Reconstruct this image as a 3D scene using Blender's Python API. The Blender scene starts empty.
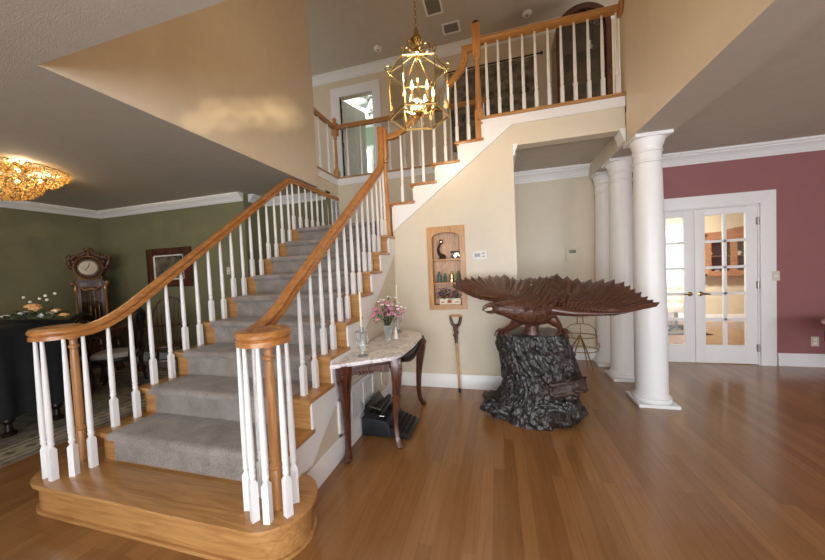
import bpy, bmesh, math, random
from mathutils import Vector, Matrix, noise
PI = math.pi
R = math.radians
rnd = random.Random(7)
scn = bpy.context.scene
col = scn.collection

# ------------------------------------------------------------------ materials
def lin(c):
    def f(v):
        v /= 255.0
        return v / 12.92 if v <= 0.04045 else ((v + 0.055) / 1.055) ** 2.4
    return (f(c[0]), f(c[1]), f(c[2]), 1.0)

def new_mat(name):
    m = bpy.data.materials.new(name)
    m.use_nodes = True
    nt = m.node_tree
    return m, nt, nt.nodes, nt.links, nt.nodes['Principled BSDF']

def P(b, **k):
    for n, v in k.items():
        b.inputs[n.replace('_', ' ')].default_value = v

def plain(name, c, rough=0.5, metal=0.0, spec=0.5, var=0.06, scale=8.0, bump=0.0, bscale=120.0, coat=0.0, trans=0.0, ior=1.45):
    m, nt, N, L, b = new_mat(name)
    P(b, Roughness=rough, Metallic=metal, Specular_IOR_Level=spec, Coat_Weight=coat, Transmission_Weight=trans, IOR=ior)
    tc = N.new('ShaderNodeTexCoord')
    no = N.new('ShaderNodeTexNoise')
    no.inputs['Scale'].default_value = scale
    no.inputs['Detail'].default_value = 4
    L.new(tc.outputs['Object'], no.inputs['Vector'])
    rp = N.new('ShaderNodeValToRGB')
    l = lin(c)
    rp.color_ramp.elements[0].position = 0.3
    rp.color_ramp.elements[1].position = 0.7
    rp.color_ramp.elements[0].color = tuple(max(0, v * (1 - var)) for v in l[:3]) + (1,)
    rp.color_ramp.elements[1].color = tuple(min(1, v * (1 + var)) for v in l[:3]) + (1,)
    L.new(no.outputs['Fac'], rp.inputs['Fac'])
    L.new(rp.outputs['Color'], b.inputs['Base Color'])
    if bump > 0:
        n2 = N.new('ShaderNodeTexNoise')
        n2.inputs['Scale'].default_value = bscale
        n2.inputs['Detail'].default_value = 3
        L.new(tc.outputs['Object'], n2.inputs['Vector'])
        bp = N.new('ShaderNodeBump')
        bp.inputs['Strength'].default_value = bump
        bp.inputs['Distance'].default_value = 0.01
        L.new(n2.outputs['Fac'], bp.inputs['Height'])
        L.new(bp.outputs['Normal'], b.inputs['Normal'])
    return m

def wood(name, c1, c2, rough=0.35, axis='x', coat=0.2, scale=1.0, dist=2.5):
    """wood with the grain running along one axis"""
    m, nt, N, L, b = new_mat(name)
    P(b, Roughness=rough, Coat_Weight=coat, Coat_Roughness=0.15)
    tc = N.new('ShaderNodeTexCoord')
    mp = N.new('ShaderNodeMapping')
    s = {'x': (1.2, 14, 14), 'y': (14, 1.2, 14), 'z': (14, 14, 1.2)}[axis]
    mp.inputs['Scale'].default_value = tuple(v * scale for v in s)
    L.new(tc.outputs['Object'], mp.inputs['Vector'])
    no = N.new('ShaderNodeTexNoise')
    no.inputs['Scale'].default_value = 1.6
    no.inputs['Detail'].default_value = 6
    no.inputs['Distortion'].default_value = dist
    L.new(mp.outputs['Vector'], no.inputs['Vector'])
    rp = N.new('ShaderNodeValToRGB')
    rp.color_ramp.elements[0].position = 0.32
    rp.color_ramp.elements[1].position = 0.68
    rp.color_ramp.elements[0].color = lin(c1)
    rp.color_ramp.elements[1].color = lin(c2)
    L.new(no.outputs['Fac'], rp.inputs['Fac'])
    L.new(rp.outputs['Color'], b.inputs['Base Color'])
    return m

def floor_mat():
    m, nt, N, L, b = new_mat('oak_plank_floor')
    tc = N.new('ShaderNodeTexCoord')
    mp = N.new('ShaderNodeMapping')
    mp.inputs['Rotation'].default_value = (0, 0, R(90))
    L.new(tc.outputs['Object'], mp.inputs['Vector'])
    br = N.new('ShaderNodeTexBrick')
    br.offset = 0.37
    br.offset_frequency = 3
    br.inputs['Scale'].default_value = 1.0
    br.inputs['Brick Width'].default_value = 1.1
    br.inputs['Row Height'].default_value = 0.075
    br.inputs['Mortar Size'].default_value = 0.0008
    br.inputs['Mortar Smooth'].default_value = 0.3
    br.inputs['Bias'].default_value = 0.0
    br.inputs['Color1'].default_value = lin((142, 98, 54))
    br.inputs['Color2'].default_value = lin((166, 120, 72))
    br.inputs['Mortar'].default_value = lin((116, 78, 48))
    L.new(mp.outputs['Vector'], br.inputs['Vector'])
    m2 = N.new('ShaderNodeMapping')
    m2.inputs['Scale'].default_value = (22, 1.4, 10)
    L.new(tc.outputs['Object'], m2.inputs['Vector'])
    no = N.new('ShaderNodeTexNoise')
    no.inputs['Scale'].default_value = 1.5
    no.inputs['Detail'].default_value = 6
    no.inputs['Distortion'].default_value = 1.5
    L.new(m2.outputs['Vector'], no.inputs['Vector'])
    rp = N.new('ShaderNodeValToRGB')
    rp.color_ramp.elements[0].position = 0.3
    rp.color_ramp.elements[1].position = 0.7
    rp.color_ramp.elements[0].color = (0.8, 0.77, 0.74, 1)
    rp.color_ramp.elements[1].color = (1.0, 1.0, 1.0, 1)
    L.new(no.outputs['Fac'], rp.inputs['Fac'])
    mx = N.new('ShaderNodeMix')
    mx.data_type = 'RGBA'
    mx.blend_type = 'MULTIPLY'
    mx.inputs[0].default_value = 1.0
    L.new(br.outputs['Color'], mx.inputs[6])
    L.new(rp.outputs['Color'], mx.inputs[7])
    L.new(mx.outputs[2], b.inputs['Base Color'])
    P(b, Roughness=0.28, Specular_IOR_Level=0.5, Coat_Weight=0.4, Coat_Roughness=0.13)
    bp = N.new('ShaderNodeBump')
    bp.inputs['Strength'].default_value = 0.12
    bp.inputs['Distance'].default_value = 0.004
    L.new(no.outputs['Fac'], bp.inputs['Height'])
    L.new(bp.outputs['Normal'], b.inputs['Normal'])
    return m

def marble_mat():
    m, nt, N, L, b = new_mat('white_grey_marble')
    tc = N.new('ShaderNodeTexCoord')
    no = N.new('ShaderNodeTexNoise')
    no.inputs['Scale'].default_value = 5
    no.inputs['Detail'].default_value = 8
    no.inputs['Distortion'].default_value = 2.2
    L.new(tc.outputs['Object'], no.inputs['Vector'])
    rp = N.new('ShaderNodeValToRGB')
    e = rp.color_ramp.elements
    e[0].position, e[0].color = 0.40, lin((240, 237, 237))
    e[1].position, e[1].color = 0.60, lin((240, 237, 237))
    x = e.new(0.478); x.color = lin((226, 222, 224))
    x = e.new(0.5); x.color = lin((186, 178, 182))
    x = e.new(0.522); x.color = lin((224, 219, 221))
    L.new(no.outputs['Fac'], rp.inputs['Fac'])
    L.new(rp.outputs['Color'], b.inputs['Base Color'])
    P(b, Roughness=0.12)
    return m

def rug_mat():
    m, nt, N, L, b = new_mat('patterned_rug')
    tc = N.new('ShaderNodeTexCoord')
    vo = N.new('ShaderNodeTexVoronoi')
    vo.inputs['Scale'].default_value = 9
    L.new(tc.outputs['Object'], vo.inputs['Vector'])
    no = N.new('ShaderNodeTexNoise')
    no.inputs['Scale'].default_value = 16
    no.inputs['Detail'].default_value = 4
    L.new(tc.outputs['Object'], no.inputs['Vector'])
    rp = N.new('ShaderNodeValToRGB')
    e = rp.color_ramp.elements
    e[0].position, e[0].color = 0.36, lin((100, 96, 86))
    e[1].position, e[1].color = 0.66, lin((134, 127, 112))
    L.new(no.outputs['Fac'], rp.inputs['Fac'])
    L.new(rp.outputs['Color'], b.inputs['Base Color'])
    P(b, Roughness=0.95, Specular_IOR_Level=0.1)
    return m

def carpet_mat():
    m, nt, N, L, b = new_mat('taupe_carpet_pile')
    tc = N.new('ShaderNodeTexCoord')
    n1 = N.new('ShaderNodeTexNoise'); n1.inputs['Scale'].default_value = 260; n1.inputs['Detail'].default_value = 2
    n2 = N.new('ShaderNodeTexNoise'); n2.inputs['Scale'].default_value = 7; n2.inputs['Detail'].default_value = 3
    L.new(tc.outputs['Object'], n1.inputs['Vector']); L.new(tc.outputs['Object'], n2.inputs['Vector'])
    ad = N.new('ShaderNodeMath'); ad.operation = 'MULTIPLY_ADD'
    ad.inputs[1].default_value = 0.65
    L.new(n1.outputs['Fac'], ad.inputs[0])
    ml = N.new('ShaderNodeMath'); ml.operation = 'MULTIPLY'; ml.inputs[1].default_value = 0.35
    L.new(n2.outputs['Fac'], ml.inputs[0]); L.new(ml.outputs[0], ad.inputs[2])
    rp = N.new('ShaderNodeValToRGB')
    rp.color_ramp.elements[0].position = 0.34; rp.color_ramp.elements[0].color = lin((96, 88, 82))
    rp.color_ramp.elements[1].position = 0.66; rp.color_ramp.elements[1].color = lin((172, 163, 155))
    L.new(ad.outputs[0], rp.inputs['Fac']); L.new(rp.outputs['Color'], b.inputs['Base Color'])
    P(b, Roughness=0.95, Specular_IOR_Level=0.1, Sheen_Weight=0.3)
    bp = N.new('ShaderNodeBump'); bp.inputs['Strength'].default_value = 0.6; bp.inputs['Distance'].default_value = 0.006
    L.new(n1.outputs['Fac'], bp.inputs['Height']); L.new(bp.outputs['Normal'], b.inputs['Normal'])
    return m

def glass_mat(name, tint=(0.97, 0.97, 0.95), refl=0.12):
    """thin pane: mostly clear with a fresnel reflection"""
    m = bpy.data.materials.new(name); m.use_nodes = True
    nt = m.node_tree; N = nt.nodes; L = nt.links
    N.remove(N['Principled BSDF'])
    tr = N.new('ShaderNodeBsdfTransparent'); tr.inputs[0].default_value = (*tint, 1)
    gl = N.new('ShaderNodeBsdfGlossy'); gl.inputs['Roughness'].default_value = 0.03
    lw = N.new('ShaderNodeLayerWeight'); lw.inputs['Blend'].default_value = 0.25
    ml = N.new('ShaderNodeMath'); ml.operation = 'MULTIPLY_ADD'; ml.inputs[1].default_value = 0.6; ml.inputs[2].default_value = refl * 0.4
    mx = N.new('ShaderNodeMixShader')
    L.new(lw.outputs['Fresnel'], ml.inputs[0]); L.new(ml.outputs[0], mx.inputs[0])
    L.new(tr.outputs[0], mx.inputs[1]); L.new(gl.outputs[0], mx.inputs[2])
    L.new(mx.outputs[0], N['Material Output'].inputs[0])
    return m

def crystal_mat(name, c):
    m = bpy.data.materials.new(name); m.use_nodes = True
    nt = m.node_tree; N = nt.nodes; L = nt.links
    N.remove(N['Principled BSDF'])
    tl = N.new('ShaderNodeBsdfTranslucent'); tl.inputs[0].default_value = lin(c)
    df = N.new('ShaderNodeBsdfDiffuse'); df.inputs[0].default_value = lin(c)
    gl = N.new('ShaderNodeBsdfGlossy'); gl.inputs['Roughness'].default_value = 0.1; gl.inputs[0].default_value = (1, 0.95, 0.8, 1)
    a = N.new('ShaderNodeMixShader'); a.inputs[0].default_value = 0.3
    b = N.new('ShaderNodeMixShader'); b.inputs[0].default_value = 0.3
    L.new(tl.outputs[0], a.inputs[1]); L.new(df.outputs[0], a.inputs[2])
    L.new(a.outputs[0], b.inputs[1]); L.new(gl.outputs[0], b.inputs[2])
    L.new(b.outputs[0], N['Material Output'].inputs[0])
    return m

def emit_mat(name, c, s):
    m, nt, N, L, b = new_mat(name)
    P(b, Base_Color=lin(c), Emission_Color=lin(c), Emission_Strength=s)
    return m

M = {}
M['floor'] = floor_mat()
M['beige'] = plain('beige_wall_paint', (216, 205, 184), 0.38, var=0.02, bump=0.05, bscale=90)
M['tan'] = plain('warm_tan_wall_paint', (220, 205, 182), 0.26, var=0.02, bump=0.05, bscale=60)
M['ceil'] = plain('textured_ceiling_paint', (198, 191, 179), 0.9, spec=0.2, var=0.03, bump=0.25, bscale=160)
M['green'] = plain('olive_wall_paint', (124, 122, 92), 0.6, var=0.03, bump=0.05)
M['rose'] = plain('dusty_rose_wall_paint', (150, 98, 98), 0.6, var=0.03, bump=0.05)
M['white'] = plain('white_trim_paint', (236, 236, 236), 0.3, var=0.01)
M['oak'] = wood('stair_oak', (158, 100, 50), (192, 134, 76), 0.3, 'y', 0.3, 1.6, 1.0)
M['oakx'] = wood('stair_oak_crosswise', (164, 116, 66), (194, 146, 90), 0.28, 'x', 0.35, 1.6, 1.0)
M['oakz'] = wood('stair_oak_upright', (172, 116, 66), (202, 148, 94), 0.3, 'z', 0.3, 1.6, 1.0)
M['niche_oak'] = wood('pale_niche_oak', (176, 126, 76), (210, 162, 106), 0.4, 'z', 0.1)
M['niche_back'] = wood('niche_back_oak', (178, 134, 102), (226, 188, 152), 0.45, 'z', 0.0, 1.3, 4)
M['carpet'] = carpet_mat()
M['rug'] = rug_mat()
M['rug_band'] = plain('rug_border_band', (160, 151, 132), 0.95, spec=0.1, var=0.25, scale=22)
M['mahog'] = wood('dark_mahogany', (50, 26, 18), (98, 54, 38), 0.25, 'z', 0.4)
M['walnut'] = wood('carved_walnut', (52, 28, 18), (98, 58, 36), 0.35, 'z', 0.3)
M['gilt'] = plain('worn_gilt_carving', (168, 132, 92), 0.28, metal=0.6, var=0.4, scale=30)
M['ebony'] = plain('near_black_carved_wood', (30, 20, 17), 0.35, var=0.3)
M['marble'] = marble_mat()
M['brass'] = plain('polished_brass', (206, 180, 122), 0.18, metal=1.0, var=0.05)
M['gold'] = plain('aged_brass_wire', (168, 142, 100), 0.35, metal=0.8, var=0.1)
M['nickel'] = plain('grey_steel', (150, 148, 140), 0.3, metal=1.0)
M['glass'] = glass_mat('clear_pane_glass')
M['cutglass'] = plain('cut_crystal_glass', (236, 242, 240), 0.05, trans=0.75, ior=1.45, var=0.01)
M['bulb'] = emit_mat('lit_candle_bulb', (255, 206, 130), 14)
M['crystal'] = crystal_mat('amber_lit_crystal', (255, 228, 165))
M['eagle'] = wood('carved_eagle_wood', (46, 25, 18), (100, 58, 42), 0.32, 'x', 0.35, 2.0)
M['eaglebody'] = plain('carved_feather_wood', (84, 52, 38), 0.34, var=0.6, scale=30, bump=1.0, bscale=55, coat=0.3)
def bark_mat():
    m, nt, N, L, b = new_mat('charred_stump_bark')
    tc = N.new('ShaderNodeTexCoord'); mp = N.new('ShaderNodeMapping')
    mp.inputs['Scale'].default_value = (26, 26, 6)
    L.new(tc.outputs['Object'], mp.inputs['Vector'])
    n1 = N.new('ShaderNodeTexNoise'); n1.inputs['Scale'].default_value = 1.6; n1.inputs['Detail'].default_value = 7; n1.inputs['Distortion'].default_value = 1.2
    L.new(mp.outputs['Vector'], n1.inputs['Vector'])
    rp = N.new('ShaderNodeValToRGB'); e = rp.color_ramp.elements
    e[0].position, e[0].color = 0.38, lin((9, 8, 8)); e[1].position, e[1].color = 0.66, lin((58, 49, 46))
    L.new(n1.outputs['Fac'], rp.inputs['Fac']); L.new(rp.outputs['Color'], b.inputs['Base Color'])
    P(b, Roughness=0.36, Coat_Weight=0.5, Coat_Roughness=0.2)
    bp = N.new('ShaderNodeBump'); bp.inputs['Strength'].default_value = 1.0; bp.inputs['Distance'].default_value = 0.03
    L.new(n1.outputs['Fac'], bp.inputs['Height']); L.new(bp.outputs['Normal'], b.inputs['Normal'])
    return m
M['stump'] = bark_mat()
M['stump_cut'] = plain('cut_branch_wood', (62, 45, 38), 0.5, var=0.4, scale=14, bump=0.5, bscale=40)
M['ivory'] = plain('ivory_wax', (236, 226, 200), 0.5, var=0.02)
M['beeswax'] = plain('beeswax_sleeve', (190, 160, 112), 0.5, var=0.02)
M['black'] = plain('black_enamel', (34, 36, 40), 0.4, var=0.1)
M['blackkey'] = plain('black_keys', (16, 16, 18), 0.3, var=0.1)
M['cloth'] = plain('black_velvet_cloth', (14, 16, 20), 0.8, var=0.4, scale=5)
M['cushion'] = plain('pale_seat_fabric', (150, 146, 140), 0.9, var=0.08)
M['petal_white'] = plain('white_petals', (238, 234, 226), 0.7)
M['petal_pink'] = plain('pink_petals', (206, 140, 164), 0.7, var=0.2)
M['petal_peach'] = plain('peach_petals', (232, 180, 116), 0.7)
M['petal_purple'] = plain('mauve_petals', (150, 112, 150), 0.7, var=0.2)
M['leaf'] = plain('green_leaves', (72, 84, 56), 0.6, var=0.3)
M['verdigris'] = plain('verdigris_bronze', (78, 106, 92), 0.5, var=0.3, scale=40)
M['plastic'] = plain('white_plastic', (236, 234, 228), 0.4)
M['almond'] = plain('almond_plastic', (216, 206, 182), 0.4)
M['screen'] = plain('grey_lcd', (120, 128, 120), 0.2)
M['red'] = plain('red_glaze', (170, 50, 44), 0.4)
M['photo'] = plain('dark_sepia_print', (104, 96, 82), 0.3, var=0.95, scale=9)
M['tapestry'] = plain('woven_tapestry', (118, 110, 96), 0.95, spec=0.1, var=0.6, scale=9)
M['dial'] = plain('silvered_clock_dial', (214, 204, 182), 0.15, metal=0.5, var=0.15)
M['yellow'] = plain('pale_yellow_paint', (222, 210, 184), 0.6, var=0.02)
M['sage'] = plain('pale_sage_paint', (150, 168, 146), 0.6, var=0.02)
M['hutch'] = wood('honey_cabinet_wood', (140, 96, 66), (172, 124, 88), 0.35, 'x')
M['dark'] = plain('dark_interior', (46, 40, 36), 0.5, var=0.3)
M['leather'] = plain('cream_leather', (206, 200, 186), 0.5)
M['daylight'] = emit_mat('bright_curtained_window', (236, 244, 236), 3.0)
M['vent_dark'] = plain('vent_grey', (140, 136, 128), 0.6)
M['pinktop'] = plain('pink_marble', (196, 160, 150), 0.2)
M['silver'] = plain('silver_ball', (220, 216, 206), 0.12, metal=1.0)
M['mirror'] = plain('dark_cabinet_glass', (40, 34, 30), 0.06, spec=0.9, var=0.2)

# ------------------------------------------------------------------ mesh builder
class MB:
    def __init__(s):
        s.v, s.f = [], []
    def add(s, vs, fs):
        o = len(s.v)
        s.v += [tuple(v) for v in vs]
        s.f += [tuple(i + o for i in f) for f in fs]
        return s
    def box(s, x0, x1, y0, y1, z0, z1):
        return s.add([(x0,y0,z0),(x1,y0,z0),(x1,y1,z0),(x0,y1,z0),(x0,y0,z1),(x1,y0,z1),(x1,y1,z1),(x0,y1,z1)],
                     [(0,3,2,1),(4,5,6,7),(0,1,5,4),(1,2,6,5),(2,3,7,6),(3,0,4,7)])
    def obox(s, c, size, rot=None):
        c = Vector(c); h = Vector(size) / 2
        rot = rot or Matrix.Identity(3)
        vs = [c + rot @ Vector((a*h.x, b*h.y, d*h.z)) for d in (-1,1) for a, b in ((-1,-1),(1,-1),(1,1),(-1,1))]
        return s.add(vs, [(0,3,2,1),(4,5,6,7),(0,1,5,4),(1,2,6,5),(2,3,7,6),(3,0,4,7)])
    def prism(s, pts, axis, a, b):
        n = len(pts)
        def mk(p, t):
            return {'x': (t, p[0], p[1]), 'y': (p[0], t, p[1]), 'z': (p[0], p[1], t)}[axis]
        vs = [mk(p, a) for p in pts] + [mk(p, b) for p in pts]
        fs = [tuple(range(n)), tuple(range(2*n-1, n-1, -1))]
        fs += [(i, (i+1) % n, n + (i+1) % n, n + i) for i in range(n)]
        return s.add(vs, fs)
    def loft(s, rings, cap=True, closed=False):
        n = len(rings[0]); vs = [p for r in rings for p in r]; fs = []
        m = len(rings)
        for i in range(m if closed else m - 1):
            for j in range(n):
                a = i*n + j; b = i*n + (j+1) % n
                c = ((i+1) % m)*n + (j+1) % n; d = ((i+1) % m)*n + j
                fs.append((a, b, c, d))
        if cap and not closed:
            fs.append(tuple(range(n-1, -1, -1))); fs.append(tuple((m-1)*n + j for j in range(n)))
        return s.add(vs, fs)
    def grid(s, rows):
        n = len(rows[0]); vs = [p for r in rows for p in r]
        return s.add(vs, [(i*n+j, i*n+j+1, (i+1)*n+j+1, (i+1)*n+j) for i in range(len(rows)-1) for j in range(n-1)])
    def tube(s, pts, r, n=8, closed=False):
        pts = [Vector(p) for p in pts]; m = len(pts)
        rr = r if isinstance(r, (list, tuple)) else [r]*m
        rings = []; up = None
        for i, p in enumerate(pts):
            if closed: t = pts[(i+1) % m] - pts[i-1]
            else: t = pts[min(i+1, m-1)] - pts[max(i-1, 0)]
            t.normalize()
            if up is None:
                up = Vector((0,0,1)) if abs(t.z) < 0.9 else Vector((1,0,0))
            a = t.cross(up)
            if a.length < 1e-4: a = t.cross(Vector((0.3,1,0.2)))
            a.normalize(); b = a.cross(t); b.normalize(); up = b
            rings.append([p + (a*math.cos(2*PI*k/n) + b*math.sin(2*PI*k/n))*rr[i] for k in range(n)])
        return s.loft(rings, cap=not closed, closed=closed)
    def sweep(s, path, prof):
        path = [Vector(p) for p in path]; rings = []; side = None
        for i, p in enumerate(path):
            t = (path[min(i+1, len(path)-1)] - path[max(i-1, 0)]).normalized()
            sd = t.cross(Vector((0,0,1)))
            if sd.length > 0.25: side = sd.normalized()
            sd = (side - t*side.dot(t)).normalized()
            up = sd.cross(t)
            rings.append([p + sd*a + up*b for a, b in prof])
        return s.loft(rings)
    def lathe(s, prof, c=(0,0,0), n=24, rot=None, sx=1, sy=1):
        c = Vector(c); rot = rot or Matrix.Identity(3)
        rings = [[c + rot @ Vector((r*sx*math.cos(2*PI*k/n), r*sy*math.sin(2*PI*k/n), z)) for k in range(n)] for r, z in prof]
        return s.loft(rings)
    def ball(s, c, r, nu=12, nv=8, sc=(1,1,1), rot=None):
        c = Vector(c); rot = rot or Matrix.Identity(3)
        rings = []
        for i in range(nv + 1):
            th = -PI/2 + PI*i/nv; q = max(math.cos(th), 0.02)
            rings.append([c + rot @ Vector((r*sc[0]*q*math.cos(2*PI*k/nu), r*sc[1]*q*math.sin(2*PI*k/nu), r*sc[2]*math.sin(th))) for k in range(nu)])
        return s.loft(rings)
    def octa(s, c, r, h=None):
        h = h or r; x, y, z = c
        return s.add([(x+r,y,z),(x,y+r,z),(x-r,y,z),(x,y-r,z),(x,y,z+h),(x,y,z-h)],
                     [(0,1,4),(1,2,4),(2,3,4),(3,0,4),(1,0,5),(2,1,5),(3,2,5),(0,3,5)])
    def mesh(s, name, mat, off=(0,0,0), bevel=0, smooth=True, ang=35):
        me = bpy.data.meshes.new(name)
        me.from_pydata([(v[0]-off[0], v[1]-off[1], v[2]-off[2]) for v in s.v], [], s.f)
        bm = bmesh.new(); bm.from_mesh(me)
        bmesh.ops.recalc_face_normals(bm, faces=bm.faces)
        if bevel > 0:
            es = [e for e in bm.edges if len(e.link_faces) == 2 and e.calc_face_angle(0) > R(40)]
            bmesh.ops.bevel(bm, geom=es, offset=bevel, segments=2, affect='EDGES', profile=0.7, clamp_overlap=True)
        bm.to_mesh(me); bm.free()
        me.materials.append(mat)
        if smooth:
            for p in me.polygons: p.use_smooth = True
            me.set_sharp_from_angle(angle=R(ang))
        return me
    def build(s, name, mat, parent=None, origin=None, **k):
        if isinstance(mat, str): mat = M[mat]
        off = wloc(parent) if parent else (origin or (0,0,0))
        if parent and origin:
            off = origin
        o = bpy.data.objects.new(name, s.mesh(name, mat, off, **k))
        col.objects.link(o)
        if parent:
            o.parent = parent
            o.location = Vector(off) - Vector(wloc(parent))
        else:
            o.location = off
        return o

def wloc(o):
    p = Vector((0,0,0))
    while o:
        p = p + o.location; o = o.parent
    return p

def tag(o, label=None, cat=None, group=None, kind=None):
    if label: o['label'] = label
    if cat: o['category'] = cat
    if group: o['group'] = group
    if kind: o['kind'] = kind
    return o

def thing(name, label, cat, loc=(0,0,0), group=None):
    o = bpy.data.objects.new(name, None)
    o.empty_display_size = 0.1
    o.location = loc
    col.objects.link(o)
    return tag(o, label, cat, group)

def struct(name, mb, mat, parent=None, **k):
    o = mb.build(name, mat, parent, **k)
    if not parent: o['kind'] = 'structure'
    return o

def arc(cx, cy, r, a0, a1, n):
    return [(cx + r*math.cos(a0 + (a1-a0)*i/n), cy + r*math.sin(a0 + (a1-a0)*i/n)) for i in range(n+1)]

# ------------------------------------------------------------------ key dimensions (metres)
RISE, GO = 0.204, 0.276
XS = -1.22            # outer face of the lower flight, hall side
XL = -2.72            # outer face of the lower flight, dining side
YN = 3.635            # wall with the niche
YB = 4.98             # wall behind the landing
ZC = 2.78             # lower ceilings
ZF = 3.06             # upper floor
ZU = 5.55             # upper ceiling
YW = 4.96             # rose wall with the french doors
def ry(k): return 1.745 + GO*(k-3)      # y of riser k, lower flight
def rx(k): return -1.22 + 0.2735*(k-11) # x of riser k, upper flight

# ------------------------------------------------------------------ the setting
struct('floor', MB().box(-7.2, 7.0, -3.2, 9.0, -0.1, 0), 'floor')
ZL0 = 2.748
struct('ceiling', MB().box(-7.2, 7.0, -3.2, 1.25, ZL0, ZC+0.28).box(-7.2, -2.601, 1.25, 4.25, ZL0, ZC+0.28).box(-7.2, -2.74, 4.25, 6.2, ZL0, ZC+0.28)
       .box(1.62, 7.0, 1.25, YW, ZC, ZC+0.28), 'ceil')
struct('ceiling', MB().box(-7.2, 3.2, 1.1, 6.3, ZU, ZU+0.1), 'ceil')
struct('ceiling', MB().box(0.205, 1.62, YN+0.14, YW, ZC, ZF-0.11), 'ceil')
# beam over the columns and the wall above it
struct('wall_right', MB().box(1.28, 1.42, 1.25, 3.6, 2.9, ZU).box(1.28, 1.42, 3.6, 3.72, ZF, ZU), 'tan')
struct('wall_right', MB().box(1.28, 1.285, 1.25, 3.6, 2.6, 2.9), 'tan')
struct('trim_1', MB().box(1.285, 1.62, -3.05, YW, 2.6, 2.9), 'ceil')
struct('wall_right', MB().box(1.277, 1.285, YN, YW, 2.6, ZC), 'beige')
struct('wall_left', MB().box(-2.74, -2.6, 1.25, 4.25, ZL0+0.001, ZU), 'tan')
struct('wall_left', MB().box(-2.74, -2.66, 4.25, YB, ZL0+0.001, 2.96), 'beige')
struct('wall_front', MB().box(-2.74, 1.42, 1.1, 1.25, ZC+0.02, ZU), 'tan')
# dining room
struct('wall_left', MB().box(-7.25, -7.05, -3.2, 4.2, 0, ZC), 'green')
struct('wall_back', MB().box(-7.2, -3.96, 4.06, 4.2, 0, ZC).box(-3.96, -3.82, 4.06, 4.7, 0, ZC).box(-3.82, -2.66, 4.56, 4.7, 0, ZC), 'green')
# landing back wall, upper floor and its edge
struct('wall_back', MB().box(-2.66, 0.3, YB, YB+0.12, 0, 2.96), 'beige')
struct('floor', MB().box(-6, -2.66, 4.15, 6.2, ZF-0.1, ZF).box(-2.66, 3.0, YB, 6.2, ZF-0.1, ZF).box(-0.1, 3.0, YN+0.03, YB, ZF-0.1, ZF), 'oakx')
struct('trim_2', MB().box(-2.68, -0.1, YB-0.02, YB+0.05, 2.95, ZF).box(-2.68, -2.64, 4.15, YB, 2.95, ZF), 'white')
struct('trim_3', MB().box(-2.66, -0.1, YB-0.04, YB+0.05, ZF, ZF+0.025).box(-2.7, -2.62, 4.15, YB, ZF, ZF+0.025), 'oakx', bevel=0.006)
# upper back wall with its door opening
struct('wall_back', MB().box(-6, -3.05, 6.0, 6.12, ZF, ZU).box(-3.05, -2.32, 6.0, 6.12, 5.06, ZU).box(-2.32, 3.0, 6.0, 6.12, ZF, ZU), 'tan')
struct('wall_left', MB().box(-6.1, -6, 4.0, 6.2, ZF, ZU), 'tan')
struct('wall_right', MB().box(2.9, 3.0, 3.6, 6.2, ZF, ZU).box(1.42, 3.0, 3.6, 3.72, ZF, ZU), 'tan')

# wall with the niche, header and the slope under the upper flight
def low_edge(x): return 1.897 + 0.7565*(x - XS)
nx0, nx1, nz0, nz1 = -0.765, -0.395, 0.975, 1.875
xk = 0.19
wm = MB()
wm.prism([(XS, 0), (nx0, 0), (nx0, low_edge(nx0)), (XS, low_edge(XS))], 'y', YN, YN+0.14)
wm.prism([(nx0, 0), (nx1, 0), (nx1, nz0), (nx0, nz0)], 'y', YN, YN+0.14)
wm.prism([(nx0, nz1), (nx1, nz1), (nx1, low_edge(nx1)), (nx0, low_edge(nx0))], 'y', YN, YN+0.14)
wm.prism([(nx1, 0), (0.205, 0), (0.205, 2.73), (nx1, 2.73 if low_edge(nx1) > 2.73 else low_edge(nx1))], 'y', YN, YN+0.14)
wm.prism([(nx1, low_edge(nx1)), (0.205, 2.73), (1.28, 2.73), (1.28, 2.96), (xk, 2.96)], 'y', YN, YN+0.14)
struct('wall_back', wm, 'beige')
struct('wall_right', MB().box(0.065, 0.205, YN+0.14, YW, 0, ZC), 'beige')
# rose wall and back wall under the balcony
dj0, dj1, dh = 1.84, 3.19, 2.055
struct('wall_back', MB().box(0.065, 1.45, YW, YW+0.14, 0, ZC), 'beige')
struct('wall_back', MB().box(1.45, dj0, YW, YW+0.14, 0, ZC).box(dj0, dj1, YW, YW+0.14, dh, ZC).box(dj1, 7.0, YW, YW+0.14, 0, ZC), 'rose')
struct('wall_right', MB().box(6.9, 7.05, -3.2, YW, 0, ZC), 'rose')
# front wall behind the viewer, with large window openings
fw_ = MB()
def front(x0, x1, z0, z1): fw_.box(x0, x1, -3.2, -3.05, z0, z1)
front(-7.2, -6.4, 0, ZC); front(-6.4, -4.4, 0, 0.9); front(-6.4, -4.4, 2.3, ZC)
front(-4.4, -2.0, 0, ZC); front(-2.0, 2.2, 2.55, ZC)
front(2.2, 2.8, 0, ZC); front(2.8, 6.2, 0, 0.35); front(2.8, 6.2, 2.45, ZC); front(6.2, 7.0, 0, ZC)
struct('wall_front', fw_, 'beige')

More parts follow.
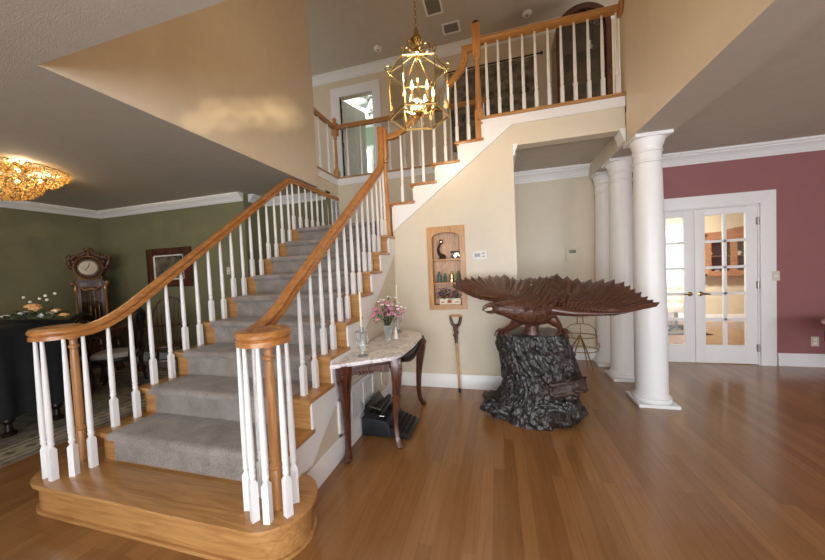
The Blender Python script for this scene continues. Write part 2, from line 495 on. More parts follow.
# crown mouldings and baseboards
CP = [(0, 0), (0.014, 0), (0.016, 0.016), (0.03, 0.02), (0.036, 0.04), (0.06, 0.07), (0.082, 0.085), (0.082, 0.098), (0.1, 0.104), (0.1, 0.13), (0, 0.13)]
def crown_x(mb, x0, x1, y, z, s=1):      # on a wall facing -y
    mb.prism([(y - a*s, z - 0.13*s + b*s) for a, b in CP], 'x', x0, x1)
def crown_y(mb, y0, y1, x, z, d, s=1):   # on a wall facing d*x
    mb.prism([(x + d*a*s, z - 0.13*s + b*s) for a, b in CP], 'y', y0, y1)
def cr(name, *segs):
    mb = MB()
    for sg in segs: (crown_x if sg[0] == 'x' else crown_y)(mb, *sg[1:])
    struct(name, mb, 'white')
cr('trim_4', ('x', -7.05, -3.82, 4.06, ZL0, 0.95), ('y', -3.05, 4.06, -7.05, ZL0, 1, 0.95))
cr('trim_5', ('x', -3.82, -2.66, 4.56, ZL0, 0.95), ('y', 4.16, 4.56, -3.82, ZL0, 1, 0.95))
cr('trim_6', ('x', 0.205, 1.277, YW, ZC, 1.15))
cr('trim_7', ('x', 1.62, 6.9, YW, ZC, 1.15))
cr('trim_8', ('x', -6, 2.9, 6.0, ZU, 1.15), ('y', 4.2, 6.0, -6, ZU, 1, 1.15))
cr('trim_9', ('y', YN+0.14, YW, 0.205, ZC, 1, 0.6))
def crown_end(name, x, y0, y1, z):
    struct(name, MB().prism([(x - a, z - 0.13 + b) for a, b in [(0.012,0),(0.02,0.02),(0.045,0.04),(0.075,0.085),(0.1,0.1),(0.1,0.13),(-0.14,0.13),(-0.14,0)]], 'y', y0, y1), 'white')
BP = [(0, 0), (0.018, 0), (0.018, 0.115), (0.012, 0.125), (0.012, 0.145), (0.005, 0.16), (0, 0.16)]
def base_x(mb, x0, x1, y): mb.prism([(y - a, b) for a, b in BP], 'x', x0, x1)
def base_y(mb, y0, y1, x, d): mb.prism([(x + d*a, b) for a, b in BP], 'y', y0, y1)
b1 = MB(); base_x(b1, XS+0.02, 0.205, YN); struct('baseboard_back', b1, 'white')
b1 = MB(); base_y(b1, 1.62, YN-0.02, XS, 1); struct('baseboard_left', b1, 'white')
b1 = MB(); base_x(b1, 0.205, 1.45, YW); struct('baseboard_back', b1, 'white')
b1 = MB(); base_x(b1, 3.37, 6.9, YW); base_x(b1, 1.45, 1.69, YW); struct('baseboard_back', b1, 'white')
b1 = MB(); base_x(b1, -7.05, -3.82, 4.06); base_x(b1, -3.8, -2.72, 4.56); base_y(b1, -3, 4.04, -7.05, 1); struct('baseboard_left', b1, 'white')
# drywall closing the space below the lower flight on the hall side
struct('wall_left', MB().prism([(1.64, 0), (YN, 0), (YN, 1.66), (1.64, 0.14)], 'x', XS-0.05, XS), 'beige')
struct('wall_left', MB().prism([(1.64, 0), (YB, 0), (YB, 1.8), (YN, 1.7), (1.64, 0.17)], 'x', XL+0.04, XL+0.08), 'white')

# ------------------------------------------------------------------ staircase
stair = thing('staircase', 'carpeted oak and white staircase turning right at a landing up to the balcony', 'staircase', (-1.97, 1.4, 0))
BX0, BX1 = -2.80, -1.228      # centres of the rounded ends of the starting step
def bull(r, y0=1.395):
    a = [(x, y) for x, y in arc(BX1, y0, r, -PI/2, PI/2, 16)]
    b = [(x, y) for x, y in arc(BX0, y0, r, PI/2, 3*PI/2, 16)]
    return a + b
bs = MB().prism(bull(0.195), 'z', 0, RISE-0.03).build('starting_step', 'oakx', stair, bevel=0.003)
MB().prism(bull(0.225), 'z', RISE-0.03, RISE).build('step_nosing', 'oakx', bs, bevel=0.011)
MB().prism(bull(0.212), 'z', 0.0, 0.022).build('shoe_moulding', 'oakx', bs, bevel=0.007)
TX0, TX1 = -2.75, -1.2
for k in range(2, 10):
    z = RISE*k; y0 = ry(k)
    MB().box(TX0, TX1, y0-0.032, ry(k+1)+0.022, z-0.028, z).build('tread', 'oakx', stair, bevel=0.008)
for k in range(2, 11):
    z = RISE*k; y0 = ry(k)
    m = MB().box(XL+0.02, XS-0.002, y0, y0+0.018, z-RISE, z-0.028)
    m.box(XL+0.01, XS+0.004, y0-0.014, y0+0.02, z-0.05, z-0.028)
    m.build('riser', 'oakx', stair, bevel=0.003)
# landing
LZ = RISE*10
MB().box(TX0, XS+0.02, ry(10)-0.032, YB, LZ-0.03, LZ).box(-2.7, XS, ry(10)+0.02, YB, LZ-0.3, LZ-0.03).build('landing', 'oakx', stair, bevel=0.008)
# sawtooth stringer of the lower flight
def saw(x0, x1):
    pts = [(1.64, RISE-0.2), (1.64, RISE)]
    pts = [(1.60, 0.10), (1.48, RISE)]
    pts = [(ry(2)+0.01, RISE-0.001)]
    for k in range(2, 10):
        pts += [(ry(k)+0.004, RISE*k-0.028), (ry(k+1)+0.004, RISE*k-0.028)]
    pts += [(YN+0.004, RISE*9-0.028), (YN+0.004, 1.655), (1.72, 0.205), (1.63, 0.15), (1.6, 0.14)]
    return pts
sw = [(ry(2)+0.02, RISE), ]
for k in range(2, 9):
    sw += [(ry(k)+0.004, RISE*k-0.03), (ry(k+1)+0.004, RISE*k-0.03)]
sw += [(ry(9)+0.004, RISE*9-0.03), (YN+0.01, RISE*9-0.03), (YN+0.01, 1.65), (1.72, 0.19), (1.5, 0.19)]
MB().prism(sw, 'x', XS-0.02, XS+0.014).build('stringer', 'white', stair)
MB().prism(sw, 'x', XL+0.02, XL+0.05).build('stringer', 'white', stair)
# upper flight
for k in range(11, 15):
    z = RISE*k; x0 = rx(k)
    MB().box(x0-0.032, rx(k+1)+0.025, YN-0.035, YB, z-0.028, z).build('tread', 'oak', stair, bevel=0.008)
for k in range(11, 16):
    z = RISE*k; x0 = rx(k)
    MB().box(x0, x0+0.018, YN-0.01, YB, z-RISE, z-0.028).box(x0-0.014, x0+0.02, YN-0.022, YB, z-0.05, z-0.028).build('riser', 'oak', stair, bevel=0.003)
us = [(XS-0.0, LZ-0.15), (XS, RISE*11-0.03)]
for k in range(11, 15):
    us += [(rx(k+1)+0.002, RISE*k-0.03), (rx(k+1)+0.002, RISE*(k+1)-0.03)]
us = us[:-1] + [(rx(15)+0.002, ZF-0.005), (1.28, ZF-0.005), (1.28, 2.957), (0.205, 2.957), (XS, low_edge(XS))]
us[0] = (XS, low_edge(XS)+0.05)
MB().prism(us, 'y', YN-0.018, YN+0.03).build('stringer', 'white', stair)
MB().box(rx(15)-0.03, 1.28, YN-0.05, YN+0.12, ZF-0.005, ZF+0.022).build('balcony_nosing', 'oakx', stair, bevel=0.008)
MB().prism([(XS, LZ-0.03), (XS, LZ-0.12), (-0.2, 2.72), (0.05, 2.8), (0.05, ZF-0.12), (rx(15), ZF-0.1)], 'y', YN+0.16, YB-0.02).build('soffit', 'beige', stair)
# carpet runner
def carpet_profile(off):
    t = 0.014 - off
    pts = []
    for k in range(2, 11):
        y0, z0, z1 = ry(k), RISE*(k-1), RISE*k
        pts += [(y0-t, z0+t), (y0-t, z1-0.05), (y0-0.032-t*0.3, z1-0.042), (y0-0.04-t, z1-0.026), (y0-0.044-t, z1-0.01), (y0-0.036-t*0.6, z1+t*0.7), (y0-0.02, z1+t)]
    pts += [(YB-0.03, LZ+t)]
    return pts
a, b = carpet_profile(0), carpet_profile(0.012)
cx0, cx1 = -2.57, -1.35
m = MB().grid([[(cx0, y, z) for y, z in b], [(cx0-0.002, y, z-0.004) for y, z in a], [(cx0+0.012, y, z) for y, z in a], [(cx1-0.012, y, z) for y, z in a], [(cx1+0.002, y, z-0.004) for y, z in a], [(cx1, y, z) for y, z in b]])
m.box(cx1-0.03, XS-0.02, ry(10)+0.03, YB-0.03, LZ, LZ+0.012)
for k in range(11, 15):
    m.box(rx(k)-0.045, rx(k+1)+0.0, YN+0.14, YB-0.1, RISE*k, RISE*k+0.012)
    m.box(rx(k)-0.012, rx(k), YN+0.14, YB-0.1, RISE*(k-1), RISE*k-0.03)
m.build('carpet_runner', 'carpet', stair, ang=50)

# ------------------------------------------------------------------ railings
_bc = {}
def baluster_mesh(h, block=0.19):
    key = (round(h, 2), block)
    if key in _bc: return _bc[key]
    sec = []
    n = 16
    def sq(z, w):
        return [(w/max(abs(math.cos(2*PI*k/n)), abs(math.sin(2*PI*k/n)))*math.cos(2*PI*k/n), w/max(abs(math.cos(2*PI*k/n)), abs(math.sin(2*PI*k/n)))*math.sin(2*PI*k/n), z) for k in range(n)]
    def ci(z, r): return [(r*math.cos(2*PI*k/n), r*math.sin(2*PI*k/n), z) for k in range(n)]
    b = block
    sec = [sq(0, 0.0175), sq(b, 0.0175), ci(b+0.018, 0.0125), ci(b+0.022, 0.0135), ci(b+0.034, 0.017), ci(b+0.046, 0.0165), ci(b+0.054, 0.0125),
           ci(b+0.058, 0.0165), ci(b+0.068, 0.0165), ci(b+0.072, 0.0145), ci(b+0.1, 0.0165), ci(b+0.2, 0.0165), ci(h*0.75, 0.0135), ci(h, 0.0095)]
    _bc[key] = MB().loft(sec).mesh('baluster', M['white'], ang=30)
    return _bc[key]
def baluster(parent, x, y, z, h, rot=0, block=0.19):
    o = bpy.data.objects.new('baluster', baluster_mesh(h, block))
    o.parent = parent
    o.location = Vector((x, y, z)) - wloc(parent)
    o.rotation_euler = (0, 0, rot)
    col.objects.link(o)
    return o
RP = [(-0.028, -0.036), (-0.028, -0.012), (-0.02, -0.006), (-0.031, 0.006), (-0.032, 0.02), (-0.022, 0.034), (0, 0.039), (0.022, 0.034), (0.032, 0.02), (0.031, 0.006), (0.02, -0.006), (0.028, -0.012), (0.028, -0.036)]
def turned(z0, z1, w=0.04, base=0.22, top=0.3, topw=None, full=True):
    """newel: square block, turned middle, square top block"""
    n = 16; tw = topw or w
    def sq(z, w): return [(w/max(abs(math.cos(2*PI*k/n)), abs(math.sin(2*PI*k/n)))*math.cos(2*PI*k/n), w/max(abs(math.cos(2*PI*k/n)), abs(math.sin(2*PI*k/n)))*math.sin(2*PI*k/n), z) for k in range(n)]
    def ci(z, r): return [(r*math.cos(2*PI*k/n), r*math.sin(2*PI*k/n), z) for k in range(n)]
    b = z0 + base; t = z1 - top
    return [sq(z0, w), sq(b, w), ci(b+0.03, w*0.7), ci(b+0.04, w*0.9), ci(b+0.055, w*0.9), ci(b+0.065, w*0.68), ci(b+0.12, w*0.78), ci(t-0.12, w*0.52),
            ci(t-0.06, w*0.5), ci(t-0.05, w*0.9), ci(t-0.035, w*0.9), ci(t-0.025, w*0.65), ci(t-0.01, w*0.8), sq(t+0.02, tw), sq(z1, tw)]
def shift(rings, x, y): return [[(p[0]+x, p[1]+y, p[2]) for p in r] for r in rings]

RXR, RXL = -1.295, -2.672
def zbot(y): return 1.232 + 0.74*(y - 1.66)      # underside of the sloping rail
def zax(y): return zbot(y) + 0.05
VZ = 1.125                                       # axis height of the volutes
def volute(cx, cy, rail_x, d, r):
    """spiral of the volute seen from above, from its eye out to the straight rail; d=+1 curls to +x"""
    pts = []
    for i in range(40):
        t = i/39
        a = -2.25*PI*(1-t)
        rr = r*(0.30 + 0.70*min(1, t*1.3))
        # t=1: at angle PI from centre (d=+1), moving +y
        ang = PI + a if False else PI - a
        x = cx + d*rr*math.cos(ang); y = cy + rr*math.sin(ang)
        pts.append((x, y, VZ))
    return pts
def sloped(rail_x, y0, y1, n=8, dz=0.0):
    pts = []
    # easing from the level volute to the pitch
    ys = 1.40; ye = 1.70
    for i in range(1, 9):
        t = i/8; y = y0 + (ye - y0)*t
        zt = VZ + (zax(ye) + dz - VZ)*(t**1.7)
        pts.append((rail_x, y, zt))
    for i in range(1, n+1):
        y = ye + (y1 - ye)*i/n
        pts.append((rail_x, y, zax(y) + dz))
    return pts

# right-hand railing of the lower flight
rr_ = thing('stair_railing', 'oak handrail with white balusters on the right, hall side of the lower flight', 'railing', (-1.28, 1.34, RISE))
VR = (-1.166, 1.342)
path = volute(VR[0], VR[1], RXR, 1, 0.12) + sloped(RXR, 1.36, 3.44)
path += [(RXR, 3.49, 2.655), (RXR, 3.522, 2.715), (RXR, 3.538, 2.79), (RXR, 3.543, 2.88), (RXR, 3.543, 3.13)]
MB().sweep(path, RP).build('handrail', 'oak', rr_)
MB().lathe([(0.0, -0.03), (0.06, -0.03), (0.062, 0.0), (0.05, 0.028), (0.02, 0.036), (0, 0.037)], (VR[0], VR[1], VZ)).build('volute_eye', 'oak', rr_)
MB().loft([[(VR[0]+r*0.86*math.cos(2*PI*k/18), VR[1]+r*0.86*math.sin(2*PI*k/18), z) for k in range(18)] for r, z in
    [(0.032, RISE), (0.032, RISE+0.2), (0.026, RISE+0.21), (0.037, RISE+0.22), (0.037, RISE+0.232), (0.025, RISE+0.245), (0.03, RISE+0.3), (0.028, 0.9), (0.024, 0.99), (0.033, 1.0), (0.033, 1.012), (0.025, 1.02), (0.025, 1.05), (0.034, 1.06), (0.034, VZ-0.03)]]).build('newel_post', 'oakz', rr_)
for x, y in ((-1.314, 1.30), (-1.223, 1.243), (-1.147, 1.247), (-1.075, 1.307), (-1.10, 1.40), (-1.309, 1.395)):
    baluster(rr_, x, y, RISE, VZ-0.035-RISE, math.atan2(y-VR[1], x-VR[0]))
for k in range(2, 10):
    for dy in ((0.055, 0.195) if k < 9 else (0.05, 0.16)):
        y = ry(k) + dy
        if k == 2: continue
        baluster(rr_, RXR, y, RISE*k, zbot(y)+0.015-RISE*k if not (k == 9 and dy > 0.1) else zbot(y)+0.06-RISE*k)
MB().loft(shift(turned(RISE*9, 3.13, 0.046, 0.36, 0.34, 0.04), RXR+0.012, 3.62)).build('newel_post', 'oakz', rr_, bevel=0.002)

# left-hand railing: volute, slope, then level along the landing
rl_ = thing('stair_railing', 'oak handrail on white balusters along the dining room side of the stairs and landing', 'railing', (-2.67, 1.36, RISE))
VLc = (RXL-0.13, 1.36)
YT = 3.62; ZL = 2.706
path = volute(VLc[0], VLc[1], RXL, -1, 0.13) + sloped(RXL, 1.38, YT-0.05, dz=-0.045)
path += [(RXL, YT+0.02, ZL-0.008), (RXL, YT+0.09, ZL), (RXL, YT+0.3, ZL), (RXL, YB-0.01, ZL)]
MB().sweep(path, RP).build('handrail', 'oak', rl_)
MB().lathe([(0.0, -0.036), (0.04, -0.036), (0.042, -0.01), (0.03, 0.012), (0.015, 0.02), (0, 0.021)], (VLc[0], VLc[1], VZ)).build('volute_eye', 'oak', rl_)
MB().loft([[(VLc[0]-0.058+r*0.85*math.cos(2*PI*k/18), VLc[1]+0.075+r*0.85*math.sin(2*PI*k/18), z) for k in range(18)] for r, z in
    [(0.032, RISE), (0.032, RISE+0.2), (0.026, RISE+0.21), (0.037, RISE+0.22), (0.037, RISE+0.232), (0.025, RISE+0.245), (0.03, RISE+0.3), (0.028, 0.9), (0.024, 0.99), (0.033, 1.0), (0.033, 1.012), (0.025, 1.02), (0.025, 1.05), (0.034, 1.06), (0.034, VZ-0.03)]]).build('newel_post', 'oakz', rl_)
for x, y, a in ((-2.845, 1.245, 60), (-2.755, 1.235, 90), (-2.675, 1.295, 20), (-2.668, 1.388, 0)):
    baluster(rl_, x, y, RISE, VZ-0.035-RISE + (0.02 if y > 1.39 else 0), R(a))
for k in range(2, 10):
    for dy in (0.06, 0.2):
        y = ry(k) + dy
        baluster(rl_, RXL, y, RISE*k, zbot(y)+0.015-RISE*k)
for i in range(9):
    y = ry(10) + 0.03 + 0.15*i
    baluster(rl_, RXL, y, LZ, ZL-0.03-LZ)

# upper flight railing
ru_ = thing('stair_railing', 'oak handrail on white balusters rising along the short upper flight behind the lantern', 'railing', (-1.25, 3.66, LZ))
RYU = 3.67
def zu(x): return 3.11 + 0.735*(x + 1.108) - 0.04
path = [(-1.27, RYU, 3.06), (-1.19, RYU, 3.06), (-1.13, RYU, 3.07)] + [(x, RYU, zu(x)) for x in (-1.04, -0.95, -0.8, -0.6, -0.45)]
path += [(-0.37, RYU, 3.63), (-0.315, RYU, 3.69), (-0.285, RYU, 3.76), (-0.275, RYU, 3.82)]
MB().sweep(path, RP).build('handrail', 'oakx', ru_)
MB().box(-0.31, -0.25, RYU-0.031, RYU+0.031, 3.79, 3.90).box(-0.31, -0.17, RYU-0.03, RYU+0.03, 3.85, 3.92).build('gooseneck', 'oakx', ru_, bevel=0.012)
for k in range(11, 15):
    for dx in (0.0, 0.134):
        x = rx(k) + dx
        if k == 11 and dx < 0.1: continue
        baluster(ru_, x, RYU, RISE*k, max(zu(x), 3.06)-0.03-RISE*k + (0.03 if k == 14 else 0))

# balcony railing
rb_ = thing('balcony_railing', 'level oak rail with white balusters across the balcony above the niche wall', 'railing', (-0.13, 3.66, ZF))
MB().sweep([(-0.12, RYU, 3.945), (1.262, RYU, 3.945)], RP).build('handrail', 'oakx', rb_)
NB = (-0.145, RYU)
rings = shift(turned(RISE*14, 4.13, 0.044, 0.32, 0.33, 0.044), *NB)
MB().loft(rings).build('newel_post', 'oakz', rb_, bevel=0.003)
MB().lathe([(0, -0.03), (0.045, -0.025), (0.045, 0.0), (0.03, 0.012), (0, 0.016)], (NB[0], NB[1], 4.15)).build('post_cap', 'walnut', rb_)
rot = Matrix.Rotation(R(90), 3, 'Y')
MB().lathe([(0, 0), (0.075, 0), (0.075, 0.012), (0.06, 0.02), (0, 0.02)], (1.258, RYU, 3.94), rot=rot).build('wall_rosette', 'oakz', rb_)
for i in range(11):
    baluster(rb_, -0.045 + 0.1275*i, RYU, ZF+0.022, 3.945-0.034-ZF-0.022, block=0.2)

# hall railing round the stairwell
rh_ = thing('hall_railing', 'oak rail with white balusters edging the upstairs hall in front of the white door', 'railing', (-2.66, YB, ZF))
MB().sweep([(-2.66, 4.05, 3.95), (-2.66, YB-0.03, 3.95)], RP).sweep([(-2.63, YB, 3.95), (-0.1, YB, 3.95)], RP).build('handrail', 'oakx', rh_)
MB().loft(shift(turned(ZF+0.025, 4.03, 0.042, 0.12, 0.22, 0.05), -2.66, YB)).build('newel_post', 'oakz', rh_, bevel=0.002)
MB().lathe([(0, -0.01), (0.03, 0), (0.022, 0.02), (0.038, 0.04), (0.04, 0.06), (0.028, 0.085), (0, 0.095)], (-2.66, YB, 4.03)).build('post_finial', 'oakz', rh_)
for i in range(10):
    baluster(rh_, -2.43 + 0.256*i, YB, ZF+0.025, 0.86, block=0.2)
for y in (4.2, 4.46, 4.73):
    baluster(rh_, -2.66, y, ZF+0.025, 0.86, block=0.2)

# ------------------------------------------------------------------ columns
CL = ['white round column nearest the camera, in front of the french doors', 'white round column, the middle one of the three', 'white round column farthest back, against the beige wall']
for (yc, lb) in zip((3.57, 4.26, 4.82), CL):
    xc = 1.437
    c = thing('column', lb, 'column', (xc, yc, 0), 'white columns under the beam')
    MB().box(xc-0.17, xc+0.17, yc-0.168, min(yc+0.168, YW-0.0), 0, 0.03).build('plinth', 'white', c, bevel=0.003)
    MB().lathe([(0.15, 0.03), (0.163, 0.04), (0.166, 0.055), (0.16, 0.07), (0.148, 0.076), (0.148, 0.088), (0.141, 0.096), (0.137, 0.11)], (xc, yc, 0), 40).build('base', 'white', c)
    MB().lathe([(0.137, 0.11), (0.136, 0.8), (0.129, 1.6), (0.114, 2.34)], (xc, yc, 0), 48).build('shaft', 'white', c)
    MB().lathe([(0.114, 2.34), (0.125, 2.345), (0.125, 2.362), (0.115, 2.37), (0.115, 2.44), (0.124, 2.446), (0.124, 2.462), (0.118, 2.468), (0.12, 2.49), (0.131, 2.52), (0.14, 2.545), (0.14, 2.57)], (xc, yc, 0), 40).box(xc-0.152, xc+0.152, yc-0.15, min(yc+0.15, YW), 2.57, 2.6).build('capital', 'white', c, ang=30)

# ------------------------------------------------------------------ stump
def stump_mesh():
    rings = []
    n, mth = 260, 110
    prof = [(0.0, 0.27, 3.16, 0.40, 0.32), (0.06, 0.275, 3.15, 0.385, 0.32), (0.15, 0.30, 3.14, 0.36, 0.30), (0.28, 0.345, 3.12, 0.335, 0.27), (0.42, 0.345, 3.12, 0.335, 0.26), (0.6, 0.31, 3.12, 0.325, 0.26), (0.74, 0.28, 3.11, 0.305, 0.25), (0.79, 0.275, 3.11, 0.295, 0.24)]
    def at(z):
        for a, b in zip(prof, prof[1:]):
            if z <= b[0]:
                t = (z-a[0])/(b[0]-a[0])
                return [a[i] + (b[i]-a[i])*t for i in range(1, 5)]
        return prof[-1][1:]
    for i in range(mth+1):
        z = 0.79*i/mth
        cx, cy, rxx, ryy = at(z)
        ring = []
        for k in range(n):
            a = 2*PI*k/n
            # roots flare outwards near the ground, furrows run up the trunk
            flare = max(0, 1 - z/0.30)**1.6*(0.16*math.sin(3*a+0.9) + 0.10*math.sin(5*a+2.2) + 0.06*math.sin(9*a))
            twist = a + 0.5*z
            p = Vector((math.cos(twist)*2.2, math.sin(twist)*2.2, z*2.6))
            fur = 0.075*(abs(noise.noise(p*2.0)) - 0.25) + 0.05*(abs(noise.noise(Vector((p.x*4.5, p.y*4.5, p.z*2.0)))) - 0.2) + 0.03*noise.noise(p*9) + 0.035*(0.4-abs(noise.noise(Vector((p.x*11, p.y*11, p.z*2.6))))) + 0.02*noise.noise(Vector((p.x*24, p.y*24, p.z*7)))
            s = 1 + flare + fur*1.5
            zz = z
            if z > 0.74: zz = z + 0.02*noise.noise(Vector((a*3, 1, 0)))
            ring.append((cx + rxx*s*math.cos(a), cy + ryy*s*math.sin(a), max(0, zz)))
        rings.append(ring)
    return MB().loft(rings)
st = thing('tree_stump', 'gnarled black tree stump on the hall floor carrying the carved eagle', 'stump', (0.29, 3.12, 0))
stump_mesh().build('trunk', 'stump', st, ang=80)
def lump(c, s, seed, rot=None, n=72, amp=0.4):
    rings = []
    c = Vector(c); rot = rot or Matrix.Identity(3)
    for i in range(37):
        th = -PI/2 + PI*i/36; q = max(math.cos(th), 0.03)
        ring = []
        for k in range(n):
            d = Vector((q*math.cos(2*PI*k/n), q*math.sin(2*PI*k/n), math.sin(th)))
            d2 = Vector([math.copysign(abs(v)**0.6, v) for v in d])
            w = 1 + amp*noise.noise(d*2.2 + Vector((seed, 0, 0))) + amp*0.8*(0.3 - abs(noise.noise(Vector((d.x*7, d.y*7, d.z*2.5 + seed))))) + amp*0.35*noise.noise(d*14 + Vector((seed, 0, 0)))
            ring.append(c + rot @ Vector((d2.x*s[0]*w, d2.y*s[1]*w, d2.z*s[2]*w)))
        rings.append(ring)
    return MB().loft(rings)
lump((0.50, 2.92, 0.345), (0.17, 0.09, 0.07), 3.1, Matrix.Rotation(R(-14), 3, 'Y')).build('cut_branch', 'stump_cut', st, ang=80)
lump((0.42, 2.90, 0.12), (0.13, 0.09, 0.125), 8.3, amp=0.3).build('root', 'stump', st, ang=80)
lump((0.54, 2.99, 0.15), (0.10, 0.12, 0.15), 5.7, amp=0.3).build('root', 'stump', st, ang=80)
lump((-0.03, 3.03, 0.09), (0.15, 0.12, 0.075), 1.7, Matrix.Rotation(R(20), 3, 'Y')).build('root', 'stump', st, ang=80)

# ------------------------------------------------------------------ eagle
eg = thing('eagle_sculpture', 'large dark carved wooden eagle with spread wings perched on the stump', 'sculpture', (0.28, 3.05, 0.79))
eg_parts = {}
def ell_loft(path):     # (x,y,z, width, height) sections along a body
    rings = []
    for i, (x, y, z, w, h) in enumerate(path):
        p0 = Vector(path[max(i-1, 0)][:3]); p1 = Vector(path[min(i+1, len(path)-1)][:3])
        t = (p1-p0).normalized(); sd = t.cross(Vector((0,0,1))).normalized(); up = sd.cross(t)
        rings.append([Vector((x,y,z)) + sd*(w*math.cos(2*PI*k/28)) + up*(h*math.sin(2*PI*k/28)) for k in range(28)])
    return MB().loft(rings)
body = [(0.52, 3.36, 1.25, 0.06, 0.025), (0.48, 3.28, 1.20, 0.12, 0.04), (0.44, 3.18, 1.12, 0.17, 0.08), (0.38, 3.08, 1.05, 0.18, 0.12), (0.32, 2.98, 1.015, 0.175, 0.14),
        (0.25, 2.90, 1.015, 0.15, 0.135), (0.17, 2.84, 1.03, 0.115, 0.11), (0.10, 2.80, 1.045, 0.085, 0.085), (0.04, 2.78, 1.055, 0.068, 0.066), (-0.01, 2.765, 1.062, 0.058, 0.056), (-0.045, 2.755, 1.066, 0.04, 0.042), (-0.06, 2.75, 1.067, 0.015, 0.02)]
def feathers_on(pathrows, mb, rows, count, ln, wd, lift): pass
eb = ell_loft(body).build('body', 'eaglebody', eg, ang=70)
# hooked open beak, tongue, brow and eye
MB().tube([(-0.035, 2.755, 1.085), (-0.07, 2.742, 1.094), (-0.105, 2.732, 1.088), (-0.128, 2.725, 1.072), (-0.133, 2.723, 1.053), (-0.125, 2.726, 1.04)], [0.03, 0.022, 0.017, 0.013, 0.009, 0.003], 10).build('beak', 'eagle', eb)
MB().tube([(-0.02, 2.76, 1.04), (-0.06, 2.746, 1.03), (-0.095, 2.735, 1.03), (-0.118, 2.728, 1.038)], [0.02, 0.015, 0.011, 0.004], 10).build('lower_beak', 'eagle', eb)
MB().tube([(-0.03, 2.757, 1.06), (-0.07, 2.743, 1.062), (-0.1, 2.735, 1.056)], [0.012, 0.008, 0.003], 8).build('tongue', 'ivory', eb)
MB().ball((-0.012, 2.707, 1.085), 0.009).ball((-0.005, 2.81, 1.085), 0.009).build('eye', 'ebony', eb)
MB().tube([(-0.04, 2.718, 1.1), (-0.01, 2.703, 1.102), (0.03, 2.71, 1.09)], [0.006, 0.011, 0.005], 8).build('brow', 'eagle', eb)

def feather(mb, root, tip, w, nrm, arch=0.012, th=0.007, point=0.75):
    root = Vector(root); tip = Vector(tip); nrm = Vector(nrm).normalized()
    d = tip - root; L_ = d.length; d.normalize(); s = d.cross(nrm).normalized(); up = s.cross(d)
    rings = []
    for i in range(9):
        t = i/8
        if t < point: ww = w*(0.62 + 0.38*math.sin(PI/2*t/point))
        else: ww = w*max(0.04, 1 - ((t-point)/(1-point))**1.7)
        c = root + d*(L_*t) + up*(arch*math.sin(PI*t) + 0.03*L_*t*t*0)
        rings.append([c + s*(-ww), c + up*th*1.0 + s*(-ww*0.35), c + up*(th*1.9), c + up*th*1.0 + s*(ww*0.35), c + s*ww, c - up*th])
    mb.loft(rings)
def lerp(a, b, t): return Vector(a)*(1-t) + Vector(b)*t
def along(poly, t):
    x = t*(len(poly)-1); i = min(int(x), len(poly)-2)
    return lerp(poly[i], poly[i+1], x-i)
def wing(lead, tips, nrm, flip):
    w = thing_part = None
    mb = MB()
    n = len(tips)
    # main flight feathers
    for i, tp in enumerate(tips):
        t = i/(n-1)
        rt = along(lead, 0.03 + 0.50*t**0.9)
        off = Vector(nrm)*(0.004*(i % 2))
        ln = (Vector(tp)-rt).length
        feather(mb, rt + off, Vector(tp) + off, 0.036 + 0.012*(1-t), nrm, 0.014, 0.008, 0.82)
        if i < n-1:
            tp2 = lerp(tips[i], tips[i+1], 0.5)
            rt2 = along(lead, 0.03 + 0.50*((i+0.5)/(n-1))**0.9)
            feather(mb, rt2 - Vector(nrm)*0.006, lerp(rt2, tp2, 0.93) - Vector(nrm)*0.007, 0.034, nrm, 0.010, 0.007, 0.8)
    out = [('flight', mb)]
    # coverts in overlapping rows
    cv = MB()
    for row, (frac, cnt, wd) in enumerate(((0.5, 13, 0.032), (0.37, 15, 0.028), (0.25, 17, 0.024))):
        for i in range(cnt):
            t = (i + 0.5*(row % 2))/cnt
            x = t*(n-1); k = min(int(x), n-2)
            tp = lerp(tips[k], tips[k+1], x-k)
            rt = along(lead, 0.02 + 0.50*t)
            q = frac*(1 - 0.15*t)
            a = lerp(rt, tp, max(0, q-0.2)) + Vector(nrm)*(0.012 + 0.008*row)
            b = lerp(rt, tp, q) + Vector(nrm)*(0.014 + 0.008*row)
            feather(cv, a, b, wd, nrm, 0.008, 0.006, 0.6)
    # thick rounded leading edge
    pts = [Vector(p) + Vector(nrm)*0.005 for p in lead]
    cv.tube(pts, [0.045, 0.03, 0.017, 0.009, 0.006, 0.004], 12)
    return mb, cv
rlead = [(0.44, 2.90, 1.02), (0.613, 2.87, 0.995), (0.798, 2.86, 0.99), (0.956, 2.86, 0.995), (1.097, 2.88, 1.022), (1.225, 2.92, 1.062)]
rtips = [(0.572, 3.38, 1.312), (0.649, 3.3, 1.286), (0.736, 3.29, 1.269), (0.846, 3.28, 1.251), (0.943, 3.25, 1.254), (1.022, 3.22, 1.243), (1.085, 3.18, 1.225), (1.117, 3.14, 1.19), (1.139, 3.1, 1.165), (1.169, 3.06, 1.135), (1.2, 3.02, 1.103), (1.222, 2.98, 1.076), (1.247, 2.94, 1.063)]
fl, cv = wing(rlead, rtips, (-0.05, -0.58, 0.81), 1)
wr = fl.build('wing', 'eagle', eg, ang=50); cv.build('covert_feathers', 'eagle', wr, ang=60)
llead = [(0.16, 2.88, 1.10), (0.051, 2.9, 1.10), (-0.045, 2.95, 1.105), (-0.238, 3.05, 1.135), (-0.387, 3.15, 1.195), (-0.475, 3.25, 1.228)]
